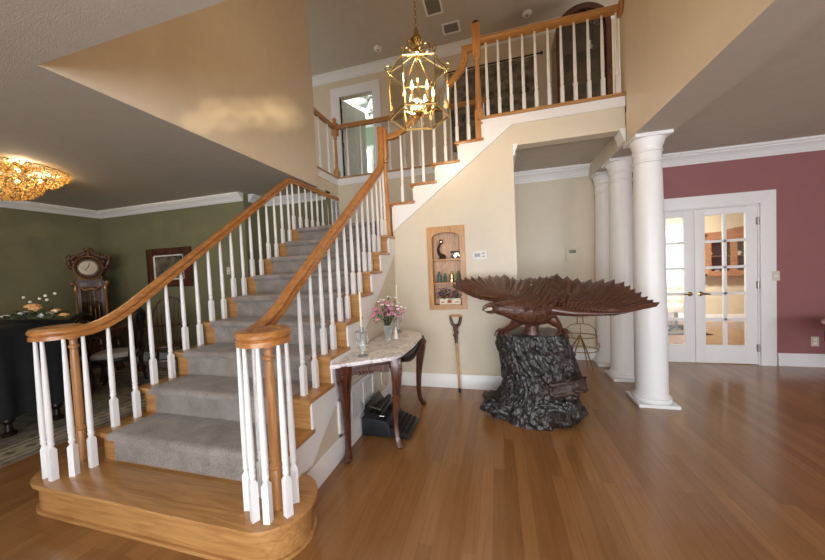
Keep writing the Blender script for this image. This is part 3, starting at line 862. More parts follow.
ltips = [(0.30, 3.33, 1.285), (0.221, 3.3, 1.276), (0.143, 3.32, 1.297), (0.066, 3.33, 1.327), (-0.014, 3.34, 1.327), (-0.087, 3.35, 1.326), (-0.201, 3.36, 1.319), (-0.277, 3.36, 1.311), (-0.347, 3.36, 1.31), (-0.4, 3.36, 1.295), (-0.446, 3.34, 1.271), (-0.47, 3.32, 1.24)]
fl, cv = wing(llead, ltips, (0.05, -0.5, 0.86), -1)
wl = fl.build('wing', 'eagle', eg, ang=50); cv.build('covert_feathers', 'eagle', wl, ang=60)
# scaly feathers over the back
bk = MB()
for row in range(11):
    t = row/10
    c = lerp((0.10, 2.79, 1.10), (0.49, 3.27, 1.235), t)
    half = 0.07 + 0.17*math.sin(PI*min(1, 0.12 + t*0.8))
    nfe = 13
    for i in range(nfe):
        u = (i + 0.5*(row % 2))/(nfe-0.5)*2 - 1
        side = Vector((0.86, -0.5, 0)).normalized()
        p = c + side*(u*half) - Vector((0, 0, 0.085*u*u)) + Vector((0, 0.0, 0.012))
        q = p + Vector((0.045 + 0.02*u, 0.07, 0.022))
        feather(bk, p, q, 0.022, (side*u*0.6 + Vector((-0.1, -0.35, 0.9))), 0.006, 0.007, 0.55)
bk.build('back_feathers', 'eaglebody', eg, ang=60)
tl = MB()
for i, tp in enumerate([(0.315, 3.4, 1.284), (0.363, 3.42, 1.276), (0.412, 3.42, 1.293), (0.478, 3.42, 1.29), (0.53, 3.41, 1.298), (0.572, 3.39, 1.315)]):
    feather(tl, (0.40 + 0.012*i, 3.16, 1.17), tp, 0.036, (-0.1, -0.45, 0.88), 0.008)
tl.build('tail', 'eagle', eg, ang=50)
def leg(top, knee, foot, toes):
    l = MB().tube([top, lerp(top, knee, 0.5), knee, lerp(knee, foot, 0.6), foot], [0.065, 0.05, 0.032, 0.022, 0.024], 12).build('leg', 'eagle', eg)
    for tx, ty in toes:
        f = Vector(foot)
        MB().tube([f + Vector((0, 0, 0.0)), f + Vector((tx*0.5, ty*0.5, 0.012)), f + Vector((tx, ty, -0.008)), f + Vector((tx*1.25, ty*1.25, -0.03))], [0.02, 0.017, 0.013, 0.003], 8).build('talon', 'eagle', l)
leg((0.20, 2.93, 0.96), (0.10, 2.93, 0.87), (0.02, 2.98, 0.815), ((-0.06, -0.05), (-0.005, -0.075), (0.05, -0.06), (-0.05, 0.05)))
leg((0.42, 2.95, 0.96), (0.49, 2.93, 0.885), (0.535, 2.99, 0.815), ((-0.05, -0.06), (0.01, -0.075), (0.055, -0.045), (0.04, 0.05)))
MB().tube([(0.29, 3.0, 0.95), (0.28, 3.0, 0.86), (0.275, 3.0, 0.79)], [0.085, 0.06, 0.075], 14).build('support', 'eaglebody', eg)

# ------------------------------------------------------------------ console table
ct = thing('console_table', 'white marble topped console table with carved cabriole legs against the stair wall', 'table', (-1.0, 2.65, 0))
out = [(-1.204, 1.985), (-1.104, 2.06), (-1.02, 2.115), (-0.955, 2.165), (-0.88, 2.21), (-0.82, 2.25), (-0.785, 2.30), (-0.768, 2.38), (-0.764, 2.472), (-0.755, 2.6), (-0.755, 2.72), (-0.764, 2.85), (-0.764, 3.03), (-0.79, 3.12), (-0.82, 3.17), (-0.9, 3.22), (-1.02, 3.29), (-1.203, 3.36)]
MB().prism(out, 'z', 0.728, 0.757).build('tabletop', 'marble', ct, bevel=0.007)
ins = [(max(-1.195, -1.0 + (x+1.0)*0.88), 2.68 + (y-2.68)*0.9) for x, y in out]
ins[0] = (-1.195, 2.1); ins[-1] = (-1.195, 3.27)
MB().prism(ins, 'z', 0.655, 0.728).build('apron', 'mahog', ct, bevel=0.004)
# carved drop of the front apron
cvp = MB()
for i in range(15):
    t = i/14; y = 2.42 + 0.55*t
    h = 0.03 + 0.06*math.sin(PI*t)
    x = -0.785 + 0.012*math.sin(PI*t)
    cvp.box(x-0.02, x+0.002, y, y+0.041, 0.70-h, 0.70)
for i in range(9):
    t = i/8
    cvp.ball((-0.775 + 0.01*math.sin(PI*t), 2.44 + 0.51*t, 0.68 - 0.035*math.sin(PI*t)), 0.022, 10, 6, (0.7, 1.2, 0.8))
cvp.build('carved_frieze', 'ebony', ct)
cs = MB()
p0, p1 = Vector((-1.16, 2.085, 0)), Vector((-0.86, 2.26, 0))
for i in range(16):
    t = i/15
    c = p0*(1-t) + p1*t
    h = 0.03 + 0.03*abs(math.cos(PI*t)) + 0.022*math.exp(-((t-0.5)/0.12)**2)
    cs.obox((c.x, c.y, 0.70-h/2), (0.025, 0.018, h), Matrix.Rotation(math.atan2(p1.y-p0.y, p1.x-p0.x), 3, 'Z'))
for i in range(5):
    t = 0.36 + 0.07*i
    c = p0*(1-t) + p1*t
    cs.ball((c.x+0.006, c.y-0.01, 0.655), 0.014, 8, 6)
cs.build('carved_frieze', 'mahog', ct)
def cabriole(px, py, dx, dy):
    rings = []
    for z, o, w in ((0.735, 0.0, 0.05), (0.69, 0.012, 0.054), (0.62, 0.022, 0.05), (0.54, 0.016, 0.041), (0.44, 0.002, 0.033), (0.3, -0.014, 0.026), (0.18, -0.02, 0.022), (0.09, -0.012, 0.021), (0.055, 0.002, 0.023), (0.035, 0.018, 0.028), (0.018, 0.03, 0.03), (0.0, 0.026, 0.02)):
        c = Vector((px + dx*o, py + dy*o, z))
        ring = []
        for k in range(16):
            a = 2*PI*k/16 + math.atan2(dy, dx)
            r = w/max(abs(math.cos(2*PI*k/16 + PI/4)), abs(math.sin(2*PI*k/16 + PI/4)))*0.45 + w*0.5
            ring.append(c + Vector((r*math.cos(a), r*math.sin(a), 0)))
        rings.append(ring)
    l = MB().loft(rings).build('leg', 'mahog', ct)
    m = MB()
    for i in range(4):
        m.ball((px + dx*(0.07 - 0.006*i), py + dy*(0.07-0.006*i), 0.665 - 0.042*i), 0.02 - 0.002*i, 10, 6, (0.7, 0.7, 1.3))
    m.build('knee_carving', 'walnut', l)
cabriole(-1.145, 2.085, 0.3, -0.95)
cabriole(-0.825, 2.33, 0.85, -0.5)
cabriole(-0.825, 3.11, 0.85, 0.5)
cabriole(-1.145, 3.27, 0.3, 0.95)
TZ = 0.757
def candlestick(x, y, lb, lc):
    c = thing('candlestick', lb, 'candlestick', (x, y, TZ), 'crystal candlesticks on the marble')
    MB().lathe([(0.042, 0), (0.042, 0.008), (0.02, 0.02), (0.016, 0.04), (0.026, 0.06), (0.03, 0.09), (0.02, 0.13), (0.014, 0.15), (0.022, 0.17), (0.016, 0.19)], (x, y, TZ), 12).build('stem', 'cutglass', c, ang=20)
    MB().lathe([(0.014, 0.18), (0.05, 0.195), (0.052, 0.2), (0.018, 0.2), (0.016, 0.235), (0.012, 0.235), (0.012, 0.19)], (x, y, TZ), 20).build('bobeche', 'cutglass', c)
    for k in range(8):
        a = 2*PI*k/8
        px, py = x + 0.046*math.cos(a), y + 0.046*math.sin(a)
        MB().octa((px, py, TZ+0.18), 0.008, 0.012).octa((px, py, TZ+0.125), 0.0085, 0.045).build('prism_drop', 'cutglass', c, smooth=False)
    t = thing('taper_candle', lc, 'candle', (x, y, TZ+0.236), 'ivory tapers')
    MB().lathe([(0.011, -0.01), (0.011, 0.02), (0.008, 0.27), (0.005, 0.282)], (x, y, TZ+0.236), 12).build('wax', 'ivory', t)
    MB().tube([(x, y, TZ+0.515), (x+0.001, y, TZ+0.527)], 0.0012, 5).build('wick', 'ebony', t)
candlestick(-1.06, 2.25, 'crystal candlestick with hanging drops at the near end of the marble table', 'ivory taper candle in the crystal candlestick at the near end of the table')
candlestick(-1.06, 3.17, 'crystal candlestick with hanging drops at the far end, behind the flowers', 'ivory taper candle in the crystal candlestick behind the flowers')
VX, VY = -1.02, 2.74
v = thing('vase', 'clear cut glass vase holding the flowers on the marble table', 'vase', (VX, VY, TZ))
MB().lathe([(0.0, 0), (0.03, 0), (0.034, 0.01), (0.028, 0.03), (0.038, 0.08), (0.052, 0.16), (0.048, 0.16), (0.034, 0.08), (0.022, 0.035), (0.0, 0.03)], (VX, VY, TZ), 20).build('bowl', 'cutglass', v, ang=30)
bq = thing('bouquet', 'bouquet of pink and white flowers in the glass vase', 'flowers', (VX, VY, TZ+0.04))
rb = random.Random(11)
stm = MB(); lvs = MB(); fl_pts = []
for i in range(56):
    a = rb.uniform(0, 2*PI); q = rb.random()**0.6
    white = i % 3 == 0
    x = VX + q*0.16*math.cos(a) + (0.02 if white else 0); y = VY + q*0.21*math.sin(a) + (0.03 if white else -0.02)
    z = TZ + 0.20 + 0.19*math.sqrt(max(0, 1-q*q*0.8))*rb.uniform(0.45, 1.0) + (0.05 if white else -0.01)
    x = max(x, -1.18)
    fl_pts.append((x, y, z, white))
    stm.tube([(VX + rb.uniform(-0.012, 0.012), VY + rb.uniform(-0.012, 0.012), TZ+0.045), (VX + rb.uniform(-0.03, 0.03), VY + rb.uniform(-0.03, 0.03), TZ+0.16), (x, y, z)], 0.0018, 5)
stm.build('stems', 'leaf', bq)
def leafshape(mb, p, d, l, w):
    d = Vector(d).normalized(); p = Vector(p); s = d.cross(Vector((0.1, 0.2, 1))).normalized()*w; u = Vector((0, 0, w*0.25))
    mb.add([p, p + d*l*0.5 + s + u, p + d*l, p + d*l*0.5 - s + u, p + d*l*0.5 - u*0.4], [(0,1,4), (1,2,4), (2,3,4), (3,0,4), (0,3,1), (1,3,2)])
for i in range(60):
    x, y, z, w_ = rb.choice(fl_pts)
    leafshape(lvs, (x*0.8+VX*0.2, y*0.8+VY*0.2, z-0.04), (rb.uniform(-1,1), rb.uniform(-1,1), rb.uniform(-0.2,0.6)), rb.uniform(0.03, 0.06), 0.008)
lvs.build('foliage', 'leaf', bq, smooth=False)
def blossom(mb, p, r, n=6, rg=rb):
    p = Vector(p)
    for ring, (q, el) in enumerate(((1.0, 0.25), (0.65, 0.8))):
        for k in range(n):
            a = 2*PI*k/n + ring*0.4
            d = Vector((math.cos(a)*math.cos(el), math.sin(a)*math.cos(el), math.sin(el)))
            mb.ball(p + d*r*q*0.6, r*0.45, 6, 4, (1, 1, 0.7))
    mb.ball(p, r*0.5, 6, 4)
for x, y, z, w_ in fl_pts:
    m = MB(); blossom(m, (x, y, z), 0.017 if w_ else 0.023)
    m.build('blossom', 'petal_white' if w_ else 'petal_pink', bq, ang=60)
fg = thing('figurine', 'small white china figurine standing beside the glass vase', 'figurine', (-0.985, 2.86, TZ))
MB().lathe([(0.022, 0), (0.024, 0.01), (0.015, 0.05), (0.019, 0.07), (0.01, 0.09), (0.006, 0.095)], (-0.985, 2.86, TZ), 16).build('gown', 'petal_white', fg)
MB().ball((-0.985, 2.86, TZ+0.105), 0.012).build('head', 'petal_white', fg)

# ------------------------------------------------------------------ typewriter
TWD = None
tw = thing('typewriter', 'old black portable typewriter on the floor under the console table', 'typewriter', (-1.0, 2.68, 0))
ty0, ty1 = 2.42, 2.77
prof = [(-1.185, 0.012), (-0.93, 0.012), (-0.915, 0.03), (-0.93, 0.10), (-0.965, 0.15), (-1.06, 0.165), (-1.185, 0.165)]
MB().prism(prof, 'y', ty0, ty1).build('body', 'black', tw, bevel=0.012)
MB().prism([(-0.93, 0.012), (-0.76, 0.012), (-0.755, 0.03), (-0.925, 0.095)], 'y', ty0+0.012, ty1-0.012).build('key_bed', 'black', tw, bevel=0.004)
kb = MB()
for rw in range(4):
    for i in range(10):
        x = -0.905 + rw*0.038; z = 0.098 - rw*0.0155
        kb.lathe([(0.0, 0.0), (0.011, 0.0), (0.012, 0.006), (0.009, 0.009), (0, 0.009)], (x, ty0+0.035 + i*0.03 + 0.004*rw, z), 10)
kb.build('keys', 'blackkey', tw)['kind'] = 'stuff'
rx90 = Matrix.Rotation(R(-90), 3, 'X')
MB().lathe([(0.0, 0), (0.026, 0), (0.026, 0.30), (0, 0.30)], (-1.055, ty0+0.02, 0.215), 20, rot=rx90).build('platen_roller', 'blackkey', tw)
MB().lathe([(0, -0.05), (0.02, -0.05), (0.022, -0.03), (0.012, -0.025), (0.012, 0.0)], (-1.055, ty0+0.02, 0.215), 16, rot=rx90).build('roller_knob', 'blackkey', tw)
MB().lathe([(0.012, 0.30), (0.012, 0.325), (0.022, 0.33), (0.02, 0.35), (0, 0.35)], (-1.055, ty0+0.02, 0.215), 16, rot=rx90).build('roller_knob', 'blackkey', tw)
MB().prism([(-1.16, 0.165), (-1.02, 0.165), (-1.03, 0.19), (-1.10, 0.215), (-1.14, 0.275), (-1.15, 0.275)], 'y', ty0, ty1-0.02).build('carriage', 'blackkey', tw, bevel=0.003)
MB().tube([(-1.05, ty0-0.01, 0.215), (-1.0, ty0-0.03, 0.21), (-0.965, ty0-0.02, 0.205)], 0.004, 8).tube([(-1.11, ty0+0.01, 0.268), (-1.0, ty0+0.01, 0.243)], 0.003, 8).build('return_lever', 'nickel', tw)
MB().lathe([(0.0, 0), (0.035, 0), (0.035, 0.006), (0, 0.006)], (-0.995, 2.69, 0.163), 20).build('ribbon_spool', 'blackkey', tw)
MB().box(-1.17, -1.14, ty0+0.02, ty0+0.05, 0, 0.014).box(-0.82, -0.79, ty0+0.03, ty0+0.05, 0, 0.014).box(-1.17, -1.14, ty1-0.05, ty1-0.02, 0, 0.014).box(-0.82, -0.79, ty1-0.05, ty1-0.03, 0, 0.014).build('feet', 'blackkey', tw)

# ------------------------------------------------------------------ return air grille and cord on the stair wall
gr = thing('air_grille', 'white louvred return air grille low on the stair wall behind the table', 'vent', (XS, 2.43, 0.17))
gy0, gy1, gz0, gz1 = 2.09, 2.78, 0.165, 0.475
gm = MB()
for a in ((gy0, gy0+0.03, gz0, gz1), (gy1-0.03, gy1, gz0, gz1), (gy0, gy1, gz0, gz0+0.03), (gy0, gy1, gz1-0.03, gz1)): gm.box(XS, XS+0.016, *a)
for y in (2.31, 2.54): gm.box(XS, XS+0.013, y, y+0.015, gz0, gz1)
gm.build('frame', 'white', gr, bevel=0.002)
gl = MB()
for i in range(17):
    z = gz0 + 0.036 + 0.0148*i
    gl.prism([(XS+0.001, z), (XS+0.012, z+0.006), (XS+0.012, z+0.010), (XS+0.001, z+0.0075)], 'y', gy0+0.03, gy1-0.03)
gl.build('louvres', 'white', gr, smooth=False)
MB().box(XS, XS+0.001, gy0, gy1, gz0, gz1).build('backing', 'plastic', gr)
wc = thing('power_cord', 'white power cord hanging in loops behind the table by the grille', 'cord', (XS, 3.05, 0.3))
MB().tube([(XS+0.03, 2.98, 0.46), (XS+0.03, 2.93, 0.36), (XS+0.03, 2.95, 0.26), (XS+0.03, 3.06, 0.19), (XS+0.03, 3.16, 0.185), (XS+0.03, 3.2, 0.27), (XS+0.03, 3.18, 0.38), (XS+0.028, 3.17, 0.46)], 0.0045, 8).build('cable', 'plastic', wc)
MB().box(XS, XS+0.008, 3.01, 3.08, 0.43, 0.545).box(XS+0.008, XS+0.035, 3.03, 3.06, 0.455, 0.485).build('plug', 'plastic', wc, bevel=0.003)
MB().tube([(XS+0.03, 3.045, 0.46), (XS+0.03, 3.0, 0.475), (XS+0.03, 2.98, 0.46)], 0.0045, 8).build('cable', 'plastic', wc)

# ------------------------------------------------------------------ cane
cn = thing('walking_stick', 'carved wooden stick with a D-shaped handle leaning against the niche wall', 'stick', (-0.47, 3.50, 0))
MB().tube([(-0.468, 3.50, 0.0), (-0.485, 3.55, 0.35), (-0.497, 3.585, 0.62)], [0.012, 0.013, 0.014], 10).build('shaft', 'niche_oak', cn)
MB().tube([(-0.468, 3.50, 0.0), (-0.47, 3.507, 0.05)], 0.0145, 10).build('rubber_tip', 'blackkey', cn)
MB().tube([(-0.495, 3.58, 0.55), (-0.498, 3.588, 0.63), (-0.497, 3.59, 0.70), (-0.498, 3.59, 0.74)], [0.018, 0.021, 0.026, 0.03], 10).ball((-0.515, 3.582, 0.64), 0.018).ball((-0.48, 3.58, 0.67), 0.018).ball((-0.51, 3.58, 0.71), 0.02).build('carved_neck', 'walnut', cn)
MB().tube([(-0.498, 3.59, 0.73), (-0.535, 3.59, 0.775), (-0.552, 3.59, 0.83), (-0.55, 3.59, 0.865)], [0.026, 0.017, 0.015, 0.014], 10).tube([(-0.498, 3.59, 0.73), (-0.455, 3.59, 0.77), (-0.437, 3.59, 0.83), (-0.435, 3.59, 0.865)], [0.026, 0.018, 0.018, 0.014], 10).build('fork', 'walnut', cn)
MB().tube([(-0.565, 3.59, 0.862), (-0.53, 3.59, 0.866), (-0.46, 3.59, 0.866), (-0.42, 3.59, 0.862)], [0.012, 0.014, 0.014, 0.012], 12).build('grip', 'niche_oak', cn)

# ------------------------------------------------------------------ oak niche and what stands in it
NXC = (nx0 + nx1)/2
nc = thing('wall_niche', 'arched oak display niche with two shelves set in the beige wall', 'shelf', (NXC, YN, 0.94))
fo = (-0.805, -0.355, 0.935, 1.915)
yi = YN - 0.016
fm = MB()
ix0, ix1, iz0 = -0.745, -0.415, 0.99
fm.box(fo[0], ix0, yi, YN+0.01, fo[2], fo[3]).box(ix1, fo[1], yi, YN+0.01, fo[2], fo[3]).box(ix0, ix1, yi, YN+0.01, fo[2], iz0)
n = 16
za, zb = 1.785, 1.845
arcpts = [(ix0 + (ix1-ix0)*i/n, za + (zb-za)*math.sqrt(max(0, 1-(2*i/n-1)**2))) for i in range(n+1)]
for (xa, z_a), (xb, z_b) in zip(arcpts, arcpts[1:]):
    fm.prism([(xa, z_a), (xb, z_b), (xb, fo[3]), (xa, fo[3])], 'y', yi, YN+0.01)
fm.build('face_frame', 'niche_oak', nc)
yb = YN + 0.125
MB().box(nx0, nx1, yb, yb+0.012, nz0, nz1).build('back_panel', 'niche_back', nc)
MB().box(nx0, nx0+0.015, YN, yb, nz0, nz1).box(nx1-0.015, nx1, YN, yb, nz0, nz1).box(nx0, nx1, YN, yb, nz0, nz0+0.015).box(nx0, nx1, YN, yb, nz1-0.015, nz1).build('case', 'niche_oak', nc)
S1, S2 = 1.535, 1.255
for z in (S1, S2): MB().box(nx0+0.015, nx1-0.015, YN-0.004, yb, z-0.02, z).build('shelf', 'niche_oak', nc, bevel=0.003)
YNI = YN + 0.06
d = thing('figurine', 'dark curved figurine carrying a silver ball on the top niche shelf', 'figurine', (-0.64, YNI, S1))
MB().tube([(-0.64, YNI, S1), (-0.645, YNI, S1+0.03), (-0.675, YNI, S1+0.07), (-0.685, YNI, S1+0.12), (-0.665, YNI, S1+0.17), (-0.65, YNI, S1+0.185)], [0.03, 0.024, 0.02, 0.017, 0.014, 0.01], 12).ball((-0.625, YNI, S1+0.03), 0.028, sc=(1.1, 0.8, 1)).lathe([(0.05, 0), (0.052, 0.008), (0.03, 0.014), (0, 0.014)], (-0.64, YNI, S1), 20).build('body', 'ebony', d)
MB().ball((-0.645, YNI, S1+0.205), 0.03, 16, 10).build('ball', 'silver', d)
d = thing('model_carriage', 'small black and silver model on the top niche shelf, right of the dark figurine', 'ornament', (-0.47, YNI, S1))
MB().box(-0.525, -0.43, YNI-0.025, YNI+0.025, S1+0.012, S1+0.05).box(-0.50, -0.44, YNI-0.02, YNI+0.02, S1+0.05, S1+0.066).build('body', 'silver', d, bevel=0.004)
MB().box(-0.535, -0.415, YNI-0.028, YNI+0.028, S1+0.066, S1+0.086).tube([(-0.42, YNI, S1+0.0), (-0.418, YNI, S1+0.08)], 0.008).build('roof', 'ebony', d, bevel=0.003)
for x in (-0.51, -0.45):
    for y in (-0.028, 0.028):
        MB().lathe([(0, -0.004), (0.018, -0.004), (0.018, 0.004), (0, 0.004)], (x, YNI+y, S1+0.018), 14, rot=Matrix.Rotation(R(90), 3, 'X')).build('wheel', 'ebony', d)
def robed(x, h, lb, mat, r=0.024):
    g = thing('figurine', lb, 'figurine', (x, YNI, S2), 'little figures on the middle shelf')
    MB().lathe([(r, 0), (r*1.05, 0.006), (r*0.75, h*0.35), (r*0.62, h*0.6), (r*0.7, h*0.72), (r*0.3, h*0.8)], (x, YNI, S2), 14, sy=0.75).tube([(x-r*0.6, YNI, S2+h*0.7), (x-r*0.9, YNI-0.01, S2+h*0.5), (x-r*0.2, YNI-0.018, S2+h*0.45)], 0.006, 6).tube([(x+r*0.6, YNI, S2+h*0.7), (x+r*0.9, YNI-0.01, S2+h*0.5), (x+r*0.2, YNI-0.018, S2+h*0.48)], 0.006, 6).build('robe', mat, g)
    MB().ball((x, YNI, S2+h*0.88), h*0.11).build('head', mat, g)
robed(-0.685, 0.135, 'green bronze figurine at the left end of the middle niche shelf', 'verdigris', 0.03)
robed(-0.615, 0.11, 'smaller grey green figurine second from the left on the middle niche shelf', 'verdigris', 0.022)
robed(-0.535, 0.13, 'gold and dark figurine third from the left on the middle niche shelf', 'brass', 0.032)
robed(-0.455, 0.135, 'green bronze figurine at the right end of the middle niche shelf', 'verdigris', 0.028)
pl = thing('planter_box', 'cream planter box with red motifs on the bottom niche shelf', 'planter', (-0.57, YNI-0.02, nz0+0.015))
zb0 = nz0 + 0.015
MB().box(-0.685, -0.435, YNI-0.045, YNI+0.02, zb0, zb0+0.075).build('box', 'ivory', pl, bevel=0.005)
MB().box(-0.59, -0.54, YNI-0.048, YNI-0.044, zb0+0.02, zb0+0.055).box(-0.665, -0.625, YNI-0.048, YNI-0.044, zb0+0.026, zb0+0.036).box(-0.50, -0.455, YNI-0.048, YNI-0.044, zb0+0.026, zb0+0.036).build('motif', 'red', pl)
bo = thing('flower_arrangement', 'mauve and green silk flowers filling the bottom of the niche', 'flowers', (-0.57, YNI, zb0+0.075))
rb = random.Random(5); lv = MB()
for i in range(90):
    leafshape(lv, (rb.uniform(-0.72, -0.45), YNI + rb.uniform(-0.05, 0.04), zb0 + rb.uniform(0.06, 0.15)), (rb.uniform(-1,1), rb.uniform(-0.6,0.3), rb.uniform(-0.2,1)), 0.045, 0.012)
lv.build('foliage', 'leaf', bo, smooth=False)
for i in range(22):
    m = MB(); blossom(m, (rb.uniform(-0.72, -0.46), YNI + rb.uniform(-0.055, 0.02), zb0 + rb.uniform(0.09, 0.21)), 0.018, 5, rb)
    m.build('blossom', ('petal_purple', 'petal_purple', 'petal_pink', 'red')[i % 4], bo, ang=60)

# ------------------------------------------------------------------ wall devices
t = thing('thermostat', 'white thermostat on the beige wall right of the niche', 'thermostat', (-0.195, YN, 1.5))
MB().box(-0.274, -0.116, YN-0.024, YN, 1.503, 1.602).build('housing', 'plastic', t, bevel=0.005)
MB().box(-0.25, -0.19, YN-0.026, YN-0.023, 1.535, 1.575).build('display', 'screen', t)
MB().box(-0.165, -0.14, YN-0.027, YN-0.023, 1.565, 1.58).box(-0.165, -0.14, YN-0.027, YN-0.023, 1.53, 1.545).build('button', 'vent_dark', t)
t = thing('keypad_panel', 'white alarm keypad panel on the back wall under the balcony', 'panel', (1.05, YW, 1.45))
MB().box(0.96, 1.145, YW-0.025, YW, 1.43, 1.63).build('housing', 'almond', t, bevel=0.004)
MB().box(1.0, 1.09, YW-0.027, YW-0.024, 1.555, 1.60).build('display', 'screen', t)
MB().box(0.98, 1.125, YW-0.028, YW-0.024, 1.45, 1.52).build('cover', 'almond', t, bevel=0.002)
def plate(name, lb, cat, x, y, z, slots, face=1):
    t = thing(name, lb, cat, (x, y, z))
    MB().box(x-0.037, x+0.037, y-0.006, y, z-0.06, z+0.06).build('plate', 'almond', t, bevel=0.003)
    for dz in slots: MB().box(x-0.014, x+0.014, y-0.011, y-0.005, z+dz-0.016, z+dz+0.016).build('switch' if name == 'light_switch' else 'socket', 'plastic', t, bevel=0.003)
plate('light_switch', 'almond light switch on the right edge of the french door casing', 'switch', 3.335, YW-0.032, 1.14, (0,))
plate('electrical_outlet', 'almond electrical outlet low on the rose wall', 'outlet', 3.73, YW, 0.315, (0.024, -0.024))
plate('light_switch', 'almond wall plate on the olive wall behind the left balusters', 'switch', -4.2, 4.06, 1.54, (0,))

# ------------------------------------------------------------------ french doors
dr = bpy.data.objects.new('door_1', None); dr.location = (2.515, YW, 0); col.objects.link(dr); dr['kind'] = 'structure'
CW = 0.155
cm = MB()
cm.prism([(dj1, 0), (dj1+CW, 0), (dj1+CW, dh+CW), (dj1, dh)], 'y', YW-0.03, YW).prism([(dj0-CW, 0), (dj0, 0), (dj0, dh), (dj0-CW, dh+CW)], 'y', YW-0.03, YW)
cm.prism([(dj0-CW, dh+CW), (dj0, dh), (dj1, dh), (dj1+CW, dh+CW)], 'y', YW-0.03, YW)
cm.build('casing', 'white', dr, bevel=0.003)
MB().box(dj1-0.012, dj1, YW-0.004, YW+0.14, 0, dh).box(dj0, dj0+0.012, YW-0.004, YW+0.14, 0, dh).box(dj0, dj1, YW-0.004, YW+0.14, dh-0.012, dh).build('jamb', 'white', dr)
def french_leaf(x0, x1, knob_x, hinge_x):
    lf = MB()
    y0, y1 = YW+0.004, YW+0.042
    st_ = 0.112; zb_, zt = 0.245, 1.955
    lf.box(x0, x0+st_, y0, y1, 0.008, dh-0.015).box(x1-st_, x1, y0, y1, 0.008, dh-0.015).box(x0+st_, x1-st_, y0, y1, 0.008, zb_).box(x0+st_, x1-st_, y0, y1, zt, dh-0.015)
    gx0, gx1 = x0+st_, x1-st_
    xm = (gx0+gx1)/2
    lf.box(xm-0.018, xm+0.018, y0+0.004, y1-0.004, zb_, zt)
    rowz = [zb_ + (zt-zb_)*i/5 for i in range(6)]
    for z in rowz[1:-1]: lf.box(gx0, gx1, y0+0.004, y1-0.004, z-0.017, z+0.017)
    leaf = lf.build('door_leaf', 'white', dr, bevel=0.003)
    MB().box(gx0, gx1, YW+0.02, YW+0.026, zb_, zt).build('glass', 'glass', leaf)
    h = MB().lathe([(0.028, 0), (0.03, 0.006), (0.014, 0.012), (0.012, 0.04), (0, 0.04)], (knob_x, YW+0.004, 0.93), 16, rot=Matrix.Rotation(R(90), 3, 'X'))
    s = 1 if knob_x > 2.51 else -1
    h.tube([(knob_x-s*0.01, YW-0.036, 0.93), (knob_x+s*0.04, YW-0.04, 0.932), (knob_x+s*0.085, YW-0.036, 0.925)], [0.014, 0.012, 0.009], 10)
    h.build('handle', 'brass', leaf)
    hg = MB()
    for z in (0.22, 1.03, 1.84): hg.box(hinge_x-0.016, hinge_x+0.012, YW-0.006, YW+0.004, z-0.045, z+0.045).tube([(hinge_x, YW-0.008, z-0.05), (hinge_x, YW-0.008, z+0.05)], 0.008)
    hg.build('hinge', 'nickel', leaf)
french_leaf(dj0+0.015, 2.512, 2.455, dj0+0.012)
french_leaf(2.518, dj1-0.015, 2.575, dj1-0.012)

# ------------------------------------------------------------------ room beyond the french doors
YO = 8.15
struct('wall_back', MB().box(1.0, 7.0, YO, YO+0.1, 0, 2.9).box(6.0, 6.1, YW+0.14, YO, 0, 2.9).box(1.0, 1.1, YW+0.14, YO, 0, 2.9), 'yellow')
struct('ceiling', MB().box(1.0, 7.0, YW+0.14, YO+0.1, 2.9, 3.0), 'ceil')
b1 = MB(); base_x(b1, 4.05, 6.0, YO); struct('baseboard_back', b1, 'white')
hu = thing('wall_cabinet', 'honey wood wall cabinet with glass doors seen through the right french door', 'cabinet', (4.85, YO, 0.98))
MB().box(4.2, 5.5, YO-0.3, YO, 1.0, 1.04).box(4.2, 5.5, YO-0.3, YO, 1.82, 1.86).box(4.2, 4.24, YO-0.3, YO, 1.0, 1.86).box(5.46, 5.5, YO-0.3, YO, 1.0, 1.86).box(4.2, 5.5, YO-0.02, YO, 1.0, 1.86).box(4.24, 5.46, YO-0.28, YO, 1.4, 1.415).build('case', 'hutch', hu)
MB().prism([(4.15, 1.86), (5.55, 1.86), (5.55, 1.9), (5.2, 1.91), (4.85, 2.0), (4.5, 1.91), (4.15, 1.9)], 'y', YO-0.33, YO).build('cornice', 'hutch', hu, bevel=0.004)
MB().box(4.24, 5.46, YO-0.03, YO-0.021, 1.04, 1.82).build('back_panel', 'dark', hu)
for i in range(3):
    x0 = 4.2 + 0.433*i; x1 = x0 + 0.433
    f = MB().box(x0, x0+0.055, YO-0.325, YO-0.301, 1.0, 1.86).box(x1-0.055, x1, YO-0.325, YO-0.301, 1.0, 1.86).box(x0+0.055, x1-0.055, YO-0.325, YO-0.301, 1.0, 1.10).box(x0+0.055, x1-0.055, YO-0.325, YO-0.301, 1.75, 1.86).build('door', 'hutch', hu, bevel=0.003)
    MB().box(x0+0.055, x1-0.055, YO-0.315, YO-0.311, 1.10, 1.75).build('glass', 'glass', f)
    MB().ball((x1-0.025, YO-0.332, 1.35), 0.012).build('knob', 'brass', f)
for i in range(9):
    x = 4.32 + 0.125*i; zz = 1.04 if i % 2 else 1.415
    g = thing('cup', 'pale china cup on a shelf inside the glass fronted wall cabinet', 'cup', (x, YO-0.15, zz), 'china in the wall cabinet')
    MB().lathe([(0.02, 0), (0.025, 0.01), (0.035, 0.08), (0.032, 0.08), (0.02, 0.015), (0, 0.012)], (x, YO-0.15, zz), 14).build('bowl', 'petal_white', g)
    MB().tube([(x+0.033, YO-0.15, zz+0.07), (x+0.055, YO-0.15, zz+0.05), (x+0.028, YO-0.15, zz+0.03)], 0.004, 6).build('handle', 'petal_white', g)
dd = bpy.data.objects.new('door_2', None); dd.location = (3.55, YO, 0); col.objects.link(dd); dd['kind'] = 'structure'
